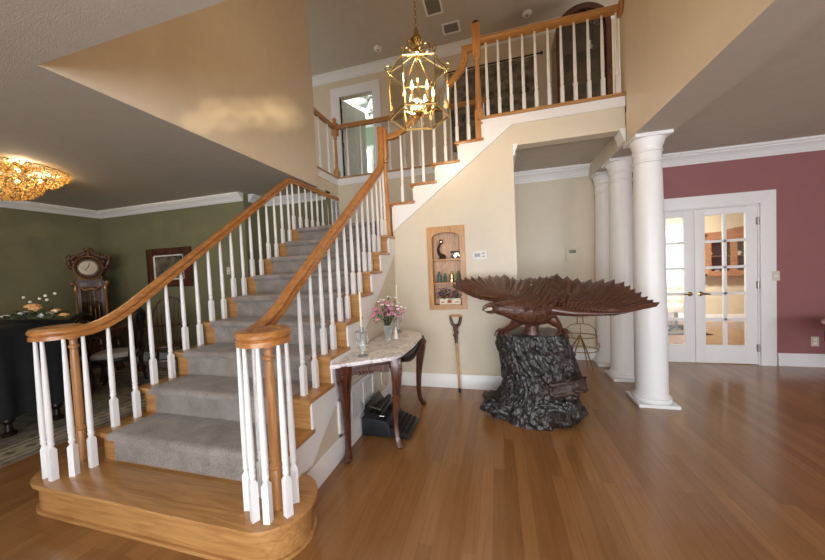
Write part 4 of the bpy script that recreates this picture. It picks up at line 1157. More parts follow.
m = MB().box(3.12, 3.98, YO-0.035, YO-0.005, 0.01, 2.03)
m.build('door_leaf', 'white', dd)
m = MB()
for x0, x1 in ((3.22, 3.5), (3.6, 3.88)):
    for z0, z1 in ((0.2, 0.8), (0.95, 1.55), (1.68, 1.93)): m.box(x0, x1, YO-0.045, YO-0.034, z0, z1)
m.build('raised_panels', 'white', dd, bevel=0.006)
MB().box(3.0, 3.12, YO-0.04, YO, 0, 2.15).box(3.98, 4.05, YO-0.04, YO, 0, 2.15).box(3.0, 4.05, YO-0.04, YO, 2.03, 2.15).build('casing', 'white', dd, bevel=0.003)
oc = thing('armchair', 'cream tufted armchair on a swivel base seen through the left french door', 'chair', (3.33, 7.2, 0))
MB().lathe([(0.05, 0.05), (0.05, 0.12), (0.035, 0.14), (0.035, 0.36), (0.08, 0.38)], (3.33, 7.2, 0), 14).build('pedestal', 'nickel', oc)
for k in range(4):
    a = PI/4 + PI/2*k
    MB().tube([(3.33, 7.2, 0.09), (3.33+0.3*math.cos(a), 7.2+0.3*math.sin(a), 0.03)], [0.03, 0.02], 8).build('base_arm', 'ebony', oc)
MB().box(3.05, 3.60, 6.95, 7.48, 0.38, 0.50).build('seat', 'leather', oc, bevel=0.04)
m = MB().box(3.05, 3.60, 7.40, 7.54, 0.48, 0.96)
m.build('backrest', 'leather', oc, bevel=0.045)
m = MB()
for i in range(3):
    for j in range(3): m.ball((3.16+0.165*i, 7.395, 0.58+0.13*j), 0.055, 10, 6, (1, 0.35, 0.9))
m.build('tufts', 'leather', oc)
for x in (3.03, 3.62): MB().tube([(x, 7.02, 0.42), (x, 7.02, 0.64), (x, 7.12, 0.67), (x, 7.45, 0.68)], 0.028, 10).build('armrest', 'leather', oc)
rg = thing('area_rug', 'small dark rug under the cream armchair beyond the doors', 'rug', (3.3, 7.0, 0))
MB().box(2.6, 3.68, 6.75, 7.7, 0.0, 0.01).build('pile', 'rug', rg)
MB().box(2.6, 3.68, 6.75, 6.83, 0.0, 0.012).box(2.6, 3.68, 7.62, 7.7, 0.0, 0.012).box(2.6, 2.68, 6.83, 7.62, 0, 0.012).box(3.6, 3.68, 6.83, 7.62, 0, 0.012).build('border', 'dark', rg)

# ------------------------------------------------------------------ wire stand behind the stump
ws = thing('wire_plant_stand', 'thin brass wire stand with crossed legs by the back wall behind the stump', 'stand', (1.045, 4.55, 0))
wx, wy = 1.02, 4.5
def ringpts(z, rx_, ry_, n=28): return [(wx + rx_*math.cos(2*PI*k/n), wy + ry_*math.sin(2*PI*k/n), z) for k in range(n)]
MB().tube(ringpts(0.45, 0.19, 0.16), 0.007, 6, closed=True).build('hoop', 'gold', ws)
MB().tube([(wx-0.188, wy, 0.45), (wx-0.175, wy, 0.54), (wx-0.11, wy, 0.60), (wx, wy, 0.615), (wx+0.11, wy, 0.60), (wx+0.175, wy, 0.54), (wx+0.188, wy, 0.45)], 0.007, 6).build('arch', 'gold', ws)
MB().tube(ringpts(0.27, 0.205, 0.17), 0.006, 6, closed=True).build('hoop', 'gold', ws)
for sx in (-1, 1):
    l = MB().tube([(wx, wy, 0.45), (wx+sx*0.07, wy-0.01, 0.25), (wx+sx*0.135, wy-0.02, 0.0)], 0.009, 6)
    l.build('leg', 'gold', ws)
    MB().tube([(wx, wy+0.05, 0.45), (wx+sx*0.07, wy+0.14, 0.27), (wx+sx*0.12, wy+0.18, 0.0)], 0.008, 6).build('leg', 'gold', ws)
    MB().tube([(wx+sx*0.035, wy, 0.61), (wx+sx*0.035, wy, 0.74), (wx+sx*0.05, wy, 0.80)], 0.007, 6).build('upright', 'gold', ws)
    MB().tube([(wx+sx*0.205, wy, 0.27), (wx+sx*0.225, wy, 0.31), (wx+sx*0.215, wy, 0.36), (wx+sx*0.195, wy, 0.33), (wx+sx*0.19, wy, 0.45)], 0.005, 6).build('scroll', 'gold', ws)
MB().tube([(wx, wy, 0.45), (wx, wy, 0.615)], 0.004, 6).build('stay', 'gold', ws)
MB().tube([(wx-0.04, wy, 0.70), (wx+0.09, wy, 0.70)], 0.005, 6).build('stay', 'gold', ws)

# ------------------------------------------------------------------ small table at the right edge of the view
sd = thing('side_table', 'dark side table with a pink stone top at the right edge by the rose wall', 'table', (3.735, 4.3, 0))
MB().lathe([(0.35, 0.625), (0.365, 0.635), (0.36, 0.655), (0, 0.655)], (3.735, 4.3, 0), 32).build('tabletop', 'pinktop', sd)
MB().lathe([(0.31, 0.57), (0.325, 0.625), (0, 0.625)], (3.735, 4.3, 0), 32).build('apron', 'ebony', sd)
for k in range(4):
    a = PI/4 + PI/2*k
    c_, s_ = math.cos(a), math.sin(a)
    MB().tube([(3.735+c_*r, 4.3+s_*r, z) for r, z in ((0.27, 0.60), (0.31, 0.52), (0.31, 0.42), (0.27, 0.28), (0.25, 0.14), (0.28, 0.05), (0.32, 0.015))], [0.03, 0.032, 0.028, 0.02, 0.017, 0.018, 0.015], 10).build('leg', 'ebony', sd)

# ------------------------------------------------------------------ lantern
LX, LY = -0.556, 2.45
ln_ = thing('pendant_lantern', 'hexagonal brass and glass lantern with lit candle bulbs hanging over the stair hall', 'pendant light', (LX, LY, 2.6))
def hexpt(k, r, z): return (LX + r*math.cos(PI/3*k + R(15)), LY + r*math.sin(PI/3*k + R(15)), z)
zt1, zb1, HR = 2.985, 2.63, 0.234
def hexring(mb, r, z, t=0.0065):
    for k in range(6): mb.tube([hexpt(k, r, z), hexpt(k+1, r, z)], t, 6)
fr = MB(); hexring(fr, HR, zt1, 0.007); hexring(fr, HR, zb1, 0.0085)
for k in range(6):
    fr.tube([hexpt(k, HR, zb1), hexpt(k, HR, zt1)], 0.0042, 6)
    fr.tube([hexpt(k, HR, zt1), hexpt(k, 0.13, zt1+0.06), hexpt(k, 0.02, zt1+0.135)], 0.0055, 6)
fr.build('frame', 'brass', ln_)
for k in range(6):
    MB().add([hexpt(k, HR, zb1), hexpt(k+1, HR, zb1), hexpt(k+1, HR, zt1), hexpt(k, HR, zt1), hexpt(k, HR-0.004, zb1), hexpt(k+1, HR-0.004, zb1), hexpt(k+1, HR-0.004, zt1), hexpt(k, HR-0.004, zt1)],
             [(0,1,2,3), (7,6,5,4), (0,4,5,1), (1,5,6,2), (2,6,7,3), (3,7,4,0)]).build('glass_pane', 'glass', ln_, smooth=False)
    sc = MB()
    b_ = Vector(hexpt(k, HR, zt1)); dv = Vector((math.cos(PI/3*k+R(15)), math.sin(PI/3*k+R(15)), 0))
    sc.tube([b_ + dv*(0.022*math.cos(t)) + Vector((0, 0, 0.035 + 0.022*math.sin(t))) - dv*0.0 for t in [x*0.55 - 1.6 for x in range(10)]], 0.005, 6)
    sc.build('scroll', 'brass', ln_)
cw = MB().lathe([(0.03, zt1+0.12), (0.045, zt1+0.13), (0.02, zt1+0.15), (0.015, zt1+0.20), (0.03, zt1+0.22), (0.05, zt1+0.24), (0.035, zt1+0.27), (0.012, zt1+0.17), (0.02, zt1+0.31), (0.008, zt1+0.34)], (LX, LY, 0), 20)
for k in range(6):
    dv = Vector((math.cos(PI/3*k), math.sin(PI/3*k), 0))
    c_ = Vector((LX, LY, zt1+0.17)) + dv*0.075
    cw.tube([Vector((LX, LY, zt1+0.17)) + dv*0.02] + [c_ + dv*(0.032*math.cos(t)) + Vector((0, 0, 0.036*math.sin(t))) for t in [x*0.6 - 1.8 for x in range(9)]], 0.0075, 6)
cw.build('crown', 'brass', ln_)
ch = MB(); z = zt1 + 0.34; i = 0
while z < ZU - 0.06:
    a = PI/2*(i % 2)
    ch.tube([(LX + 0.011*math.cos(a)*math.cos(t), LY + 0.011*math.sin(a)*math.cos(t), z + 0.018 + 0.02*math.sin(t)) for t in [2*PI*q/10 for q in range(10)]], 0.003, 5, closed=True)
    z += 0.032; i += 1
ch.build('chain', 'brass', ln_)
MB().lathe([(0.07, ZU), (0.068, ZU-0.015), (0.03, ZU-0.04), (0.01, ZU-0.06)], (LX, LY, 0), 20).build('ceiling_canopy', 'brass', ln_)
hub = MB().tube([(LX, LY, zt1+0.13), (LX, LY, 2.66)], 0.008, 8).lathe([(0.0, 2.63), (0.02, 2.645), (0.035, 2.67), (0.02, 2.70), (0.008, 2.72)], (LX, LY, 0), 14)
for k in range(6):
    a = PI/3*k + 0.3
    hub.tube([(LX, LY, 2.67), (LX+0.06*math.cos(a), LY+0.06*math.sin(a), 2.655), (LX+0.115*math.cos(a), LY+0.115*math.sin(a), 2.69)], 0.005, 6)
    hub.lathe([(0.006, 2.69), (0.024, 2.695), (0.022, 2.70), (0.01, 2.71)], (LX+0.115*math.cos(a), LY+0.115*math.sin(a), 0), 10)
hub.build('candle_cluster', 'brass', ln_)
for k in range(6):
    a = PI/3*k + 0.3
    x, y = LX+0.115*math.cos(a), LY+0.115*math.sin(a)
    MB().lathe([(0.009, 2.70), (0.009, 2.79), (0.0, 2.79)], (x, y, 0), 10).build('candle_sleeve', 'beeswax', ln_)
    MB().lathe([(0.005, 2.79), (0.0125, 2.808), (0.012, 2.822), (0.006, 2.845), (0.001, 2.865)], (x, y, 0), 10).build('bulb', 'bulb', ln_)

# ------------------------------------------------------------------ crystal ceiling light of the dining room
FX, FY = -5.13, 2.1
cf = thing('crystal_ceiling_light', 'round tiered crystal ceiling light glowing amber in the dining room', 'ceiling light', (FX, FY, ZL0))
MB().lathe([(0.2, ZL0), (0.2, ZL0-0.02), (0.0, ZL0-0.02)], (FX, FY, 0), 32).build('ceiling_plate', 'brass', cf)
rb = random.Random(3)
fr = MB()
tiers = [(0.50, 2.705), (0.49, 2.675), (0.465, 2.65), (0.43, 2.625), (0.39, 2.6), (0.34, 2.58), (0.30, 2.56), (0.285, 2.525), (0.27, 2.495), (0.245, 2.465), (0.21, 2.44), (0.165, 2.42), (0.11, 2.405), (0.04, 2.4)]
for r, z in (tiers[0], tiers[6], tiers[9]):
    fr.tube([(FX + r*math.cos(2*PI*k/48), FY + r*math.sin(2*PI*k/48), z+0.012) for k in range(48)], 0.006, 5, closed=True)
for k in range(12):
    a = 2*PI*k/12
    fr.tube([(FX + r*math.cos(a), FY + r*math.sin(a), z+0.012) for r, z in tiers], 0.004, 5)
    fr.tube([(FX + 0.19*math.cos(a), FY + 0.19*math.sin(a), ZL0-0.015), (FX + 0.5*math.cos(a), FY + 0.5*math.sin(a), 2.717)], 0.004, 5)
fr.build('frame', 'brass', cf)
cy_ = MB()
for r, z in tiers:
    nn = max(3, int(2*PI*r/0.036))
    for k in range(nn):
        a = 2*PI*(k + rb.random()*0.6)/nn
        rr = r + rb.uniform(-0.012, 0.012)
        cy_.octa((FX + rr*math.cos(a), FY + rr*math.sin(a), z + rb.uniform(-0.012, 0.012)), rb.uniform(0.012, 0.018), rb.uniform(0.015, 0.024))
cy_.build('crystals', 'crystal', cf, smooth=False)['kind'] = 'stuff'
for k in range(8):
    a = 2*PI*k/8
    MB().ball((FX + 0.3*math.cos(a), FY + 0.3*math.sin(a), 2.66), 0.02, 10, 8).build('bulb', 'bulb', cf)

# ------------------------------------------------------------------ dining room
rug = thing('area_rug', 'large grey beige bordered rug on the dining room floor', 'rug', (-5.2, 2.6, 0))
RX0, RX1, RY0, RY1 = -6.6, -3.88, 0.6, 3.75
MB().box(RX0, RX1, RY0, RY1, 0, 0.010).build('pile', 'rug', rug)
bd = MB()
for d0, d1 in ((0.06, 0.09), (0.13, 0.31), (0.36, 0.39)):
    bd.box(RX0+d0, RX1-d0, RY0+d0, RY0+d1, 0.0, 0.012).box(RX0+d0, RX1-d0, RY1-d1, RY1-d0, 0, 0.012).box(RX0+d0, RX0+d1, RY0+d1, RY1-d1, 0, 0.012).box(RX1-d1, RX1-d0, RY0+d1, RY1-d1, 0, 0.012)
bd.build('border_line', 'rug_band', rug)
mo = MB()
for i in range(22):
    y = RY0 + 0.2 + 0.13*i
    if y < RY1-0.15:
        mo.prism([(RX1-0.21, y-0.045), (RX1-0.16, y), (RX1-0.21, y+0.045), (RX1-0.26, y)], 'z', 0, 0.0125)
mo.build('border_motif', 'rug', rug)['kind'] = 'stuff'

dt = thing('dining_table', 'dark carved dining table behind the left balusters', 'table', (-5.7, 3.3, 0))
MB().prism([(-6.25, 2.9), (-5.5, 2.9), (-5.35, 3.05), (-5.35, 3.6), (-5.5, 3.75), (-6.25, 3.75)], 'z', 0.73, 0.77).build('tabletop', 'mahog', dt, bevel=0.01)
MB().box(-6.15, -5.46, 3.0, 3.65, 0.64, 0.73).build('apron', 'mahog', dt, bevel=0.004)
for x, y in ((-5.54, 3.08), (-5.54, 3.57), (-6.02, 3.08), (-6.02, 3.57)):
    MB().lathe([(0.05, 0.64), (0.055, 0.56), (0.035, 0.53), (0.055, 0.45), (0.06, 0.38), (0.03, 0.22), (0.035, 0.12), (0.06, 0.08), (0.05, 0.0)], (x, y, 0), 14).build('leg', 'mahog', dt)
# high draped buffet
hb = thing('buffet', 'tall buffet with dark claw feet mostly hidden by a black cloth', 'cabinet', (-5.8, 2.0, 0))
MB().box(-6.5, -4.52, 1.72, 2.18, 0.2, 1.055).build('body', 'ebony', hb, bevel=0.006)
for x, y in ((-4.58, 1.78), (-4.58, 2.12), (-6.43, 1.78), (-6.43, 2.12)):
    MB().lathe([(0.045, 0.2), (0.05, 0.16), (0.025, 0.12), (0.03, 0.06), (0.055, 0.04), (0.05, 0.0)], (x, y, 0), 12).build('foot', 'ebony', hb)
def drape(x0, x1, y0, y1, zt, zb):
    base = []
    n = 40
    for i in range(n): base.append((x0 + (x1-x0)*i/n, y0))
    for i in range(14): base.append((x1, y0 + (y1-y0)*i/14))
    for i in range(n): base.append((x1 - (x1-x0)*i/n, y1))
    for i in range(14): base.append((x0, y1 - (y1-y0)*i/14))
    cx, cy = (x0+x1)/2, (y0+y1)/2
    rings = []
    for q, z in ((0.0, zt+0.006), (0.9, zt+0.006), (0.985, zt+0.002), (1.0, zt-0.02), (1.0, zt-0.15), (1.0, zt-0.4), (1.0, zb)):
        ring = []
        drop = max(0, (zt - z)/(zt-zb))
        for i, (x, y) in enumerate(base):
            w = 0.03*drop*math.sin(i*1.25) + 0.018*drop*math.sin(i*0.43+1)
            dx, dy = x-cx, y-cy
            if q < 0.5: ring.append((cx + dx*0.02, cy + dy*0.02, z)); continue
            kx = q + (w + 0.015)/max(abs(x1-cx), 0.1) if abs(abs(dx)-(x1-cx)) < 1e-6 else q
            ky = q + (w + 0.015)/max(abs(y1-cy), 0.1) if abs(abs(dy)-(y1-cy)) < 1e-6 else q
            ring.append((cx + dx*kx, cy + dy*ky, z))
        rings.append(ring)
    return MB().loft(rings)
tc_ = drape(-6.53, -4.47, 1.68, 2.21, 1.06, 0.2).build('tablecloth', 'cloth', ang=70)
tag(tc_, 'black cloth draped over the tall buffet at the left', 'cloth')
fa = thing('flower_arrangement', 'low arrangement of white and peach silk flowers on the black cloth', 'flowers', (-5.35, 1.95, 1.032))
rb = random.Random(21); lv = MB(); stm = MB()
for i in range(150):
    t = rb.uniform(-1, 1)
    leafshape(lv, (-5.42 + 0.45*t, 1.95 + rb.uniform(-0.1, 0.1), 1.04 + rb.uniform(0, 0.08)*(1.2-abs(t))), (rb.uniform(-1,1), rb.uniform(-1,1), rb.uniform(0,0.9)), rb.uniform(0.05, 0.1), 0.018)
lv.build('foliage', 'leaf', fa, smooth=False)
for x, z, r, c in ((-5.62, 1.08, 0.05, 'petal_white'), (-5.55, 1.10, 0.05, 'petal_white'), (-5.38, 1.17, 0.06, 'petal_peach'), (-5.30, 1.15, 0.05, 'petal_peach'), (-5.25, 1.08, 0.055, 'petal_white'), (-5.34, 1.07, 0.04, 'petal_white'), (-5.04, 1.07, 0.045, 'petal_peach'), (-5.85, 1.07, 0.035, 'petal_white'), (-5.12, 1.12, 0.04, 'petal_peach')):
    m = MB(); blossom(m, (x, 1.95 + rb.uniform(-0.05, 0.05), z), r, 7, rb); m.build('blossom', c, fa, ang=60)
for x, z in ((-5.58, 1.27), (-5.5, 1.22), (-5.42, 1.25), (-5.24, 1.28), (-5.2, 1.24), (-5.12, 1.3), (-5.0, 1.13)):
    y = 1.95 + rb.uniform(-0.06, 0.06)
    stm.tube([(-5.35 + (x+5.35)*0.4, y, 1.06), (x, y, z)], 0.0018, 5)
    MB().ball((x, y, z), 0.014, 8, 6).build('blossom', 'petal_white', fa)
stm.build('stems', 'leaf', fa)
fa.location = fa.location + Vector((0.74, 0.12, 0.05))

# carved dining chairs
def carved_chair(x, y, rz, lb):
    c = thing('dining_chair', lb, 'chair', (x, y, 0))
    rot = Matrix.Rotation(rz, 3, 'Z')
    def W(p): return Vector((x, y, 0)) + rot @ Vector(p)
    def tb(mb, pts, r, n=8): return mb.tube([W(p) for p in pts], r, n)
    sm = MB()
    ring = lambda q, z: [W((0.235*q*math.copysign(abs(math.cos(2*PI*k/24))**0.6, math.cos(2*PI*k/24)), 0.225*q*math.copysign(abs(math.sin(2*PI*k/24))**0.6, math.sin(2*PI*k/24)), z)) for k in range(24)]
    sm.loft([ring(0.95, 0.44), ring(1.0, 0.455), ring(1.0, 0.48), ring(0.9, 0.505), ring(0.6, 0.515), ring(0.05, 0.517)])
    sm.build('seat_cushion', 'cushion', c)
    MB().loft([ring(1.0, 0.385), ring(1.04, 0.40), ring(1.04, 0.43), ring(0.98, 0.444)]).build('seat_frame', 'ebony', c)
    for sx in (-1, 1):
        tb(MB(), [(sx*0.2, -0.19, 0.42), (sx*0.215, -0.215, 0.33), (sx*0.195, -0.19, 0.16), (sx*0.2, -0.2, 0.05), (sx*0.215, -0.225, 0.0)], [0.034, 0.032, 0.02, 0.018, 0.024]).build('leg', 'ebony', c)
        tb(MB(), [(sx*0.19, 0.2, 0.42), (sx*0.19, 0.215, 0.25), (sx*0.19, 0.26, 0.0)], [0.024, 0.022, 0.02]).build('leg', 'ebony', c)
    bm_ = MB()
    for sx in (-1, 1):
        tb(bm_, [(sx*0.19, 0.2, 0.42), (sx*0.185, 0.225, 0.6), (sx*0.215, 0.25, 0.78), (sx*0.205, 0.275, 0.93), (sx*0.15, 0.285, 1.0), (sx*0.06, 0.288, 1.03), (0, 0.29, 1.05)], [0.024, 0.022, 0.026, 0.026, 0.028, 0.026, 0.03])
        for zz in (0.68, 0.76, 0.84, 0.92): tb(bm_, [(sx*0.225, 0.25+0.1*(zz-0.7), zz), (sx*0.245, 0.25+0.1*(zz-0.7), zz+0.02)], [0.018, 0.006], 6)
    bm_.build('backrest', 'ebony', c)
    sp = MB()
    for sx in (-1, 1):
        tb(sp, [(0, 0.215, 0.5), (sx*0.05, 0.23, 0.58), (sx*0.09, 0.245, 0.72), (sx*0.04, 0.265, 0.84), (sx*0.08, 0.28, 0.96), (0, 0.285, 1.0)], [0.022, 0.016, 0.016, 0.018, 0.016, 0.012])
    tb(sp, [(-0.19, 0.215, 0.52), (0.19, 0.215, 0.52)], 0.018)
    sp.build('splat', 'ebony', c)
    return c
carved_chair(-5.42, 2.55, R(-60), 'dark carved dining chair with pale seat nearest the black cloth')
carved_chair(-5.06, 2.96, R(-48), 'dark carved dining chair with pale seat nearest the stair balusters')
# windsor chair
wd = thing('windsor_chair', 'dark spindle back chair with a hooped back under the framed picture', 'chair', (-4.62, 3.62, 0))
wc0 = Vector((-4.95, 3.55, 0)); wrot = Matrix.Rotation(R(38), 3, 'Z')
wd.location = wc0
def W(p): return wc0 + wrot @ Vector(p)
ring = lambda q, z: [W((0.23*q*math.cos(2*PI*k/24), 0.21*q*math.sin(2*PI*k/24), z)) for k in range(24)]
MB().loft([ring(0.9, 0.42), ring(1, 0.435), ring(1, 0.455), ring(0.92, 0.462)]).build('seat', 'walnut', wd)
for sx in (-1, 1):
    for sy in (-1, 1):
        MB().tube([W((sx*0.14, sy*0.13, 0.43)), W((sx*0.165, sy*0.155, 0.25)), W((sx*0.2, sy*0.19, 0.0))], [0.016, 0.02, 0.013], 10).build('leg', 'walnut', wd)
hoop = [(-0.2, 0.12, 0.455), (-0.225, 0.2, 0.75), (-0.2, 0.245, 0.98), (-0.12, 0.27, 1.12), (0, 0.278, 1.16), (0.12, 0.27, 1.12), (0.2, 0.245, 0.98), (0.225, 0.2, 0.75), (0.2, 0.12, 0.455)]
MB().tube([W(p) for p in hoop], 0.014, 8).build('hoop', 'walnut', wd)
for i in range(7):
    t = (i-3)/3
    MB().tube([W((t*0.13, 0.175, 0.455)), W((t*0.165, 0.235, 0.8)), W((t*0.17, 0.27, 1.15-0.12*abs(t)**2.5))], [0.007, 0.009, 0.006], 6).build('spindle', 'walnut', wd)
MB().tube([W((-0.26, -0.08, 0.70)), W((-0.27, 0.1, 0.705)), W((-0.2, 0.225, 0.71)), W((0, 0.25, 0.715)), W((0.2, 0.225, 0.71)), W((0.27, 0.1, 0.705)), W((0.26, -0.08, 0.70))], 0.016, 8).build('armrest', 'walnut', wd)
for sx in (-1, 1): MB().tube([W((sx*0.255, -0.04, 0.70)), W((sx*0.19, -0.03, 0.455))], 0.009, 8).build('arm_post', 'walnut', wd)
MB().tube([W((-0.165, 0, 0.22)), W((0.165, 0, 0.22))], 0.011, 8).build('stretcher', 'walnut', wd)

# framed picture
pf = thing('framed_picture', 'dark framed sepia picture on the olive wall above the dining chairs', 'picture', (-5.43, 4.06, 1.65))
px0, px1, pz0, pz1 = -5.93, -4.94, 1.32, 1.985
f = MB()
for a in ((px0, px0+0.15, pz0, pz1), (px1-0.15, px1, pz0, pz1), (px0+0.15, px1-0.15, pz0, pz0+0.12), (px0+0.15, px1-0.15, pz1-0.12, pz1)): f.box(a[0], a[1], 4.02, 4.06, a[2], a[3])
f.build('frame', 'mahog', pf, bevel=0.008)
f = MB()
for a in ((px0+0.13, px0+0.175, pz0+0.1, pz1-0.1), (px1-0.175, px1-0.13, pz0+0.1, pz1-0.1), (px0+0.15, px1-0.15, pz0+0.1, pz0+0.14), (px0+0.15, px1-0.15, pz1-0.14, pz1-0.1)): f.box(a[0], a[1], 4.03, 4.055, a[2], a[3])
f.build('mat_border', 'petal_white', pf)
MB().box(px0+0.15, px1-0.15, 4.042, 4.05, pz0+0.12, pz1-0.12).build('print', 'photo', pf)

# grandfather clock across the corner
ck = thing('grandfather_clock', 'ornate dark grandfather clock with an oval dial in the corner of the dining room', 'clock', (-6.66, 3.66, 0))
ck0 = Vector((-6.66, 3.66, 0)); ckr = Matrix.Rotation(R(42), 3, 'Z')
def K(mb): mb.v = [tuple(ck0 + ckr @ Vector((v[0]*0.78, v[1]*0.9, v[2]))) for v in mb.v]; return mb
K(MB().box(-0.27, 0.27, -0.16, 0.14, 0.0, 0.10).box(-0.25, 0.25, -0.14, 0.13, 0.10, 0.42).box(-0.27, 0.27, -0.16, 0.14, 0.42, 0.46)).build('plinth', 'walnut', ck, bevel=0.01)
K(MB().box(-0.225, -0.165, -0.12, 0.12, 0.46, 1.48).box(0.165, 0.225, -0.12, 0.12, 0.46, 1.48).box(-0.165, 0.165, 0.08, 0.12, 0.46, 1.48).box(-0.165, 0.165, -0.12, 0.1, 1.36, 1.48)).build('trunk', 'walnut', ck, bevel=0.008)
K(MB().box(-0.165, 0.165, -0.115, -0.108, 0.46, 1.36)).build('glass', 'glass', ck)
cl = MB()
for sx in (-1, 1): cl.lathe([(0.034, 0.46), (0.036, 0.52), (0.024, 0.54), (0.028, 0.9), (0.022, 1.3), (0.036, 1.33), (0.036, 1.40), (0.02, 1.42)], (sx*0.235, -0.115, 0), 14)
K(cl).build('corner_column', 'gilt', ck)
pd = MB()
for x in (-0.07, 0.0, 0.07): pd.lathe([(0.0, 0.78+abs(x)), (0.022, 0.79+abs(x)), (0.022, 1.0+abs(x)), (0.0, 1.01+abs(x))], (x, 0.0, 0), 12).tube([(x, 0, 1.0+abs(x)), (x, 0, 1.36)], 0.003, 5)
K(pd).build('weights', 'brass', ck)
K(MB().tube([(0, 0.04, 1.36), (0, 0.04, 0.66)], 0.005, 6).lathe([(0, -0.008), (0.065, -0.006), (0.065, 0.006), (0, 0.008)], (0, 0.03, 0.62), 20, rot=Matrix.Rotation(R(90), 3, 'X'))).build('pendulum', 'brass', ck)
sw_ = MB().tube([(-0.17, -0.13, 0.86), (-0.1, -0.135, 0.80), (0, -0.135, 0.785), (0.1, -0.135, 0.80), (0.17, -0.13, 0.86)], [0.012, 0.016, 0.02, 0.016, 0.012], 8)
K(MB().tube([(-0.17, -0.13, 1.38), (-0.09, -0.135, 1.33), (0, -0.135, 1.35), (0.09, -0.135, 1.33), (0.17, -0.13, 1.38)], [0.012, 0.018, 0.022, 0.018, 0.012], 8)).build('carved_swag', 'gilt', ck)
for sx in (-1, 1): K(MB().ball((sx*0.27, -0.13, 1.44), 0.042, 10, 8)).build('finial', 'gilt', ck)
K(sw_).build('carved_swag', 'gilt', ck)
rx_ = Matrix.Rotation(R(90), 3, 'X')
hd = MB().lathe([(0.0, -0.12), (0.2, -0.12), (0.215, -0.08), (0.22, 0.1), (0.225, 0.14), (0.205, 0.165), (0.17, 0.15), (0.165, 0.14), (0, 0.14)], (0, -0.01, 1.70), 36, rot=rx_, sx=1.05, sy=0.86)
hd.box(-0.2, 0.2, -0.13, 0.12, 1.46, 1.56)
K(hd).build('hood', 'walnut', ck, ang=50)
K(MB().lathe([(0.0, 0.14), (0.145, 0.14), (0.14, 0.15), (0, 0.15)], (0, -0.01, 1.70), 36, rot=rx_, sx=1.05, sy=0.8)).build('dial', 'dial', ck)
K(MB().tube([(0, -0.165, 1.70), (-0.055, -0.165, 1.66)], 0.005, 6).tube([(0, -0.166, 1.70), (0.035, -0.166, 1.775)], 0.004, 6)).build('hands', 'ebony', ck)
cv = MB()
for sx in (-1, 1):
    cv.tube([(sx*0.20, -0.1, 1.66), (sx*0.27, -0.1, 1.70), (sx*0.31, -0.1, 1.78), (sx*0.335, -0.1, 1.86), (sx*0.30, -0.1, 1.895), (sx*0.27, -0.1, 1.86)], [0.03, 0.04, 0.042, 0.036, 0.03, 0.018], 10)
    cv.tube([(sx*0.30, -0.1, 1.84), (sx*0.23, -0.1, 1.885), (sx*0.15, -0.1, 1.895), (sx*0.09, -0.1, 1.92), (sx*0.03, -0.1, 1.97)], [0.03, 0.035, 0.04, 0.035, 0.03], 10)
    cv.ball((sx*0.24, -0.11, 1.80), 0.045, 10, 6).ball((sx*0.12, -0.12, 1.93), 0.026, 10, 6)
    cv.ball((sx*0.29, -0.12, 1.72), 0.036, 10, 6).ball((sx*0.335, -0.11, 1.79), 0.03, 10, 6)
cv.tube([(0, -0.1, 1.88), (0, -0.11, 1.96), (0, -0.1, 2.04)], [0.06, 0.05, 0.012], 10).ball((-0.05, -0.1, 2.0), 0.03).ball((0.05, -0.1, 2.0), 0.03)
K(cv).build('carved_crest', 'walnut', ck, ang=60)
em = MB()
for sx in (-1, 1):
    em.tube([(sx*0.335, -0.15, 1.80), (sx*0.35, -0.15, 1.87), (sx*0.31, -0.15, 1.91), (sx*0.27, -0.15, 1.88)], 0.009, 6).tube([(sx*0.25, -0.16, 1.84), (sx*0.15, -0.15, 1.93), (sx*0.05, -0.15, 1.98), (0, -0.15, 2.02)], 0.008, 6)
    em.tube([(sx*0.20, -0.13, 1.56), (sx*0.12, -0.15, 1.52), (0, -0.155, 1.505)], 0.014, 6)
em.tube([(0.235*math.cos(2*PI*k/32), -0.16, 1.70 + 0.192*math.sin(2*PI*k/32)) for k in range(32)], 0.007, 6, closed=True)
K(em).build('gilt_edging', 'gilt', ck)

# ------------------------------------------------------------------ upstairs hall
d3 = bpy.data.objects.new('door_3', None); d3.location = (-2.7, 6.0, ZF); col.objects.link(d3); d3['kind'] = 'structure'
ux0, ux1, uz = -3.05, -2.32, 5.06
m = MB().box(ux0-0.2, ux0, 5.97, 6.0, ZF, uz).box(ux1, ux1+0.17, 5.97, 6.0, ZF, uz).box(ux0-0.2, ux1+0.17, 5.97, 6.0, uz, uz+0.19).box(ux0-0.02, ux0, 6.0, 6.12, ZF, uz).box(ux1, ux1+0.02, 6.0, 6.12, ZF, uz)
m.build('casing', 'white', d3, bevel=0.004)
rot = Matrix.Rotation(R(70), 3, 'Z'); hp = Vector((ux0+0.01, 6.06, ZF))
def D(mb): mb.v = [tuple(hp + rot @ Vector(v)) for v in mb.v]; return mb
leaf = D(MB().box(0, 0.70, 0, 0.036, 0.01, 1.985)).build('door_leaf', 'white', d3)
m = MB()
for x0, x1 in ((0.1, 0.31), (0.39, 0.6)):
    for z0, z1 in ((0.2, 0.8), (0.95, 1.5), (1.6, 1.87)): m.box(x0, x1, -0.012, 0.001, z0, z1)
D(m).build('raised_panels', 'white', leaf, bevel=0.007)
m = MB()
for z in (0.3, 1.0, 1.72): m.box(ux0-0.012, ux0+0.02, 6.02, 6.055, ZF+z, ZF+z+0.09)
m.build('hinge', 'nickel', d3)
struct('wall_back', MB().box(-6, -1.0, 8.6, 8.7, ZF, 6.0).box(-1.1, -1.0, 6.12, 8.6, ZF, 6.0).box(-6.1, -6, 6.12, 8.6, ZF, 6.0), 'sage')
struct('ceiling', MB().box(-6, -1.0, 6.12, 8.7, 5.75, 5.85), 'white')
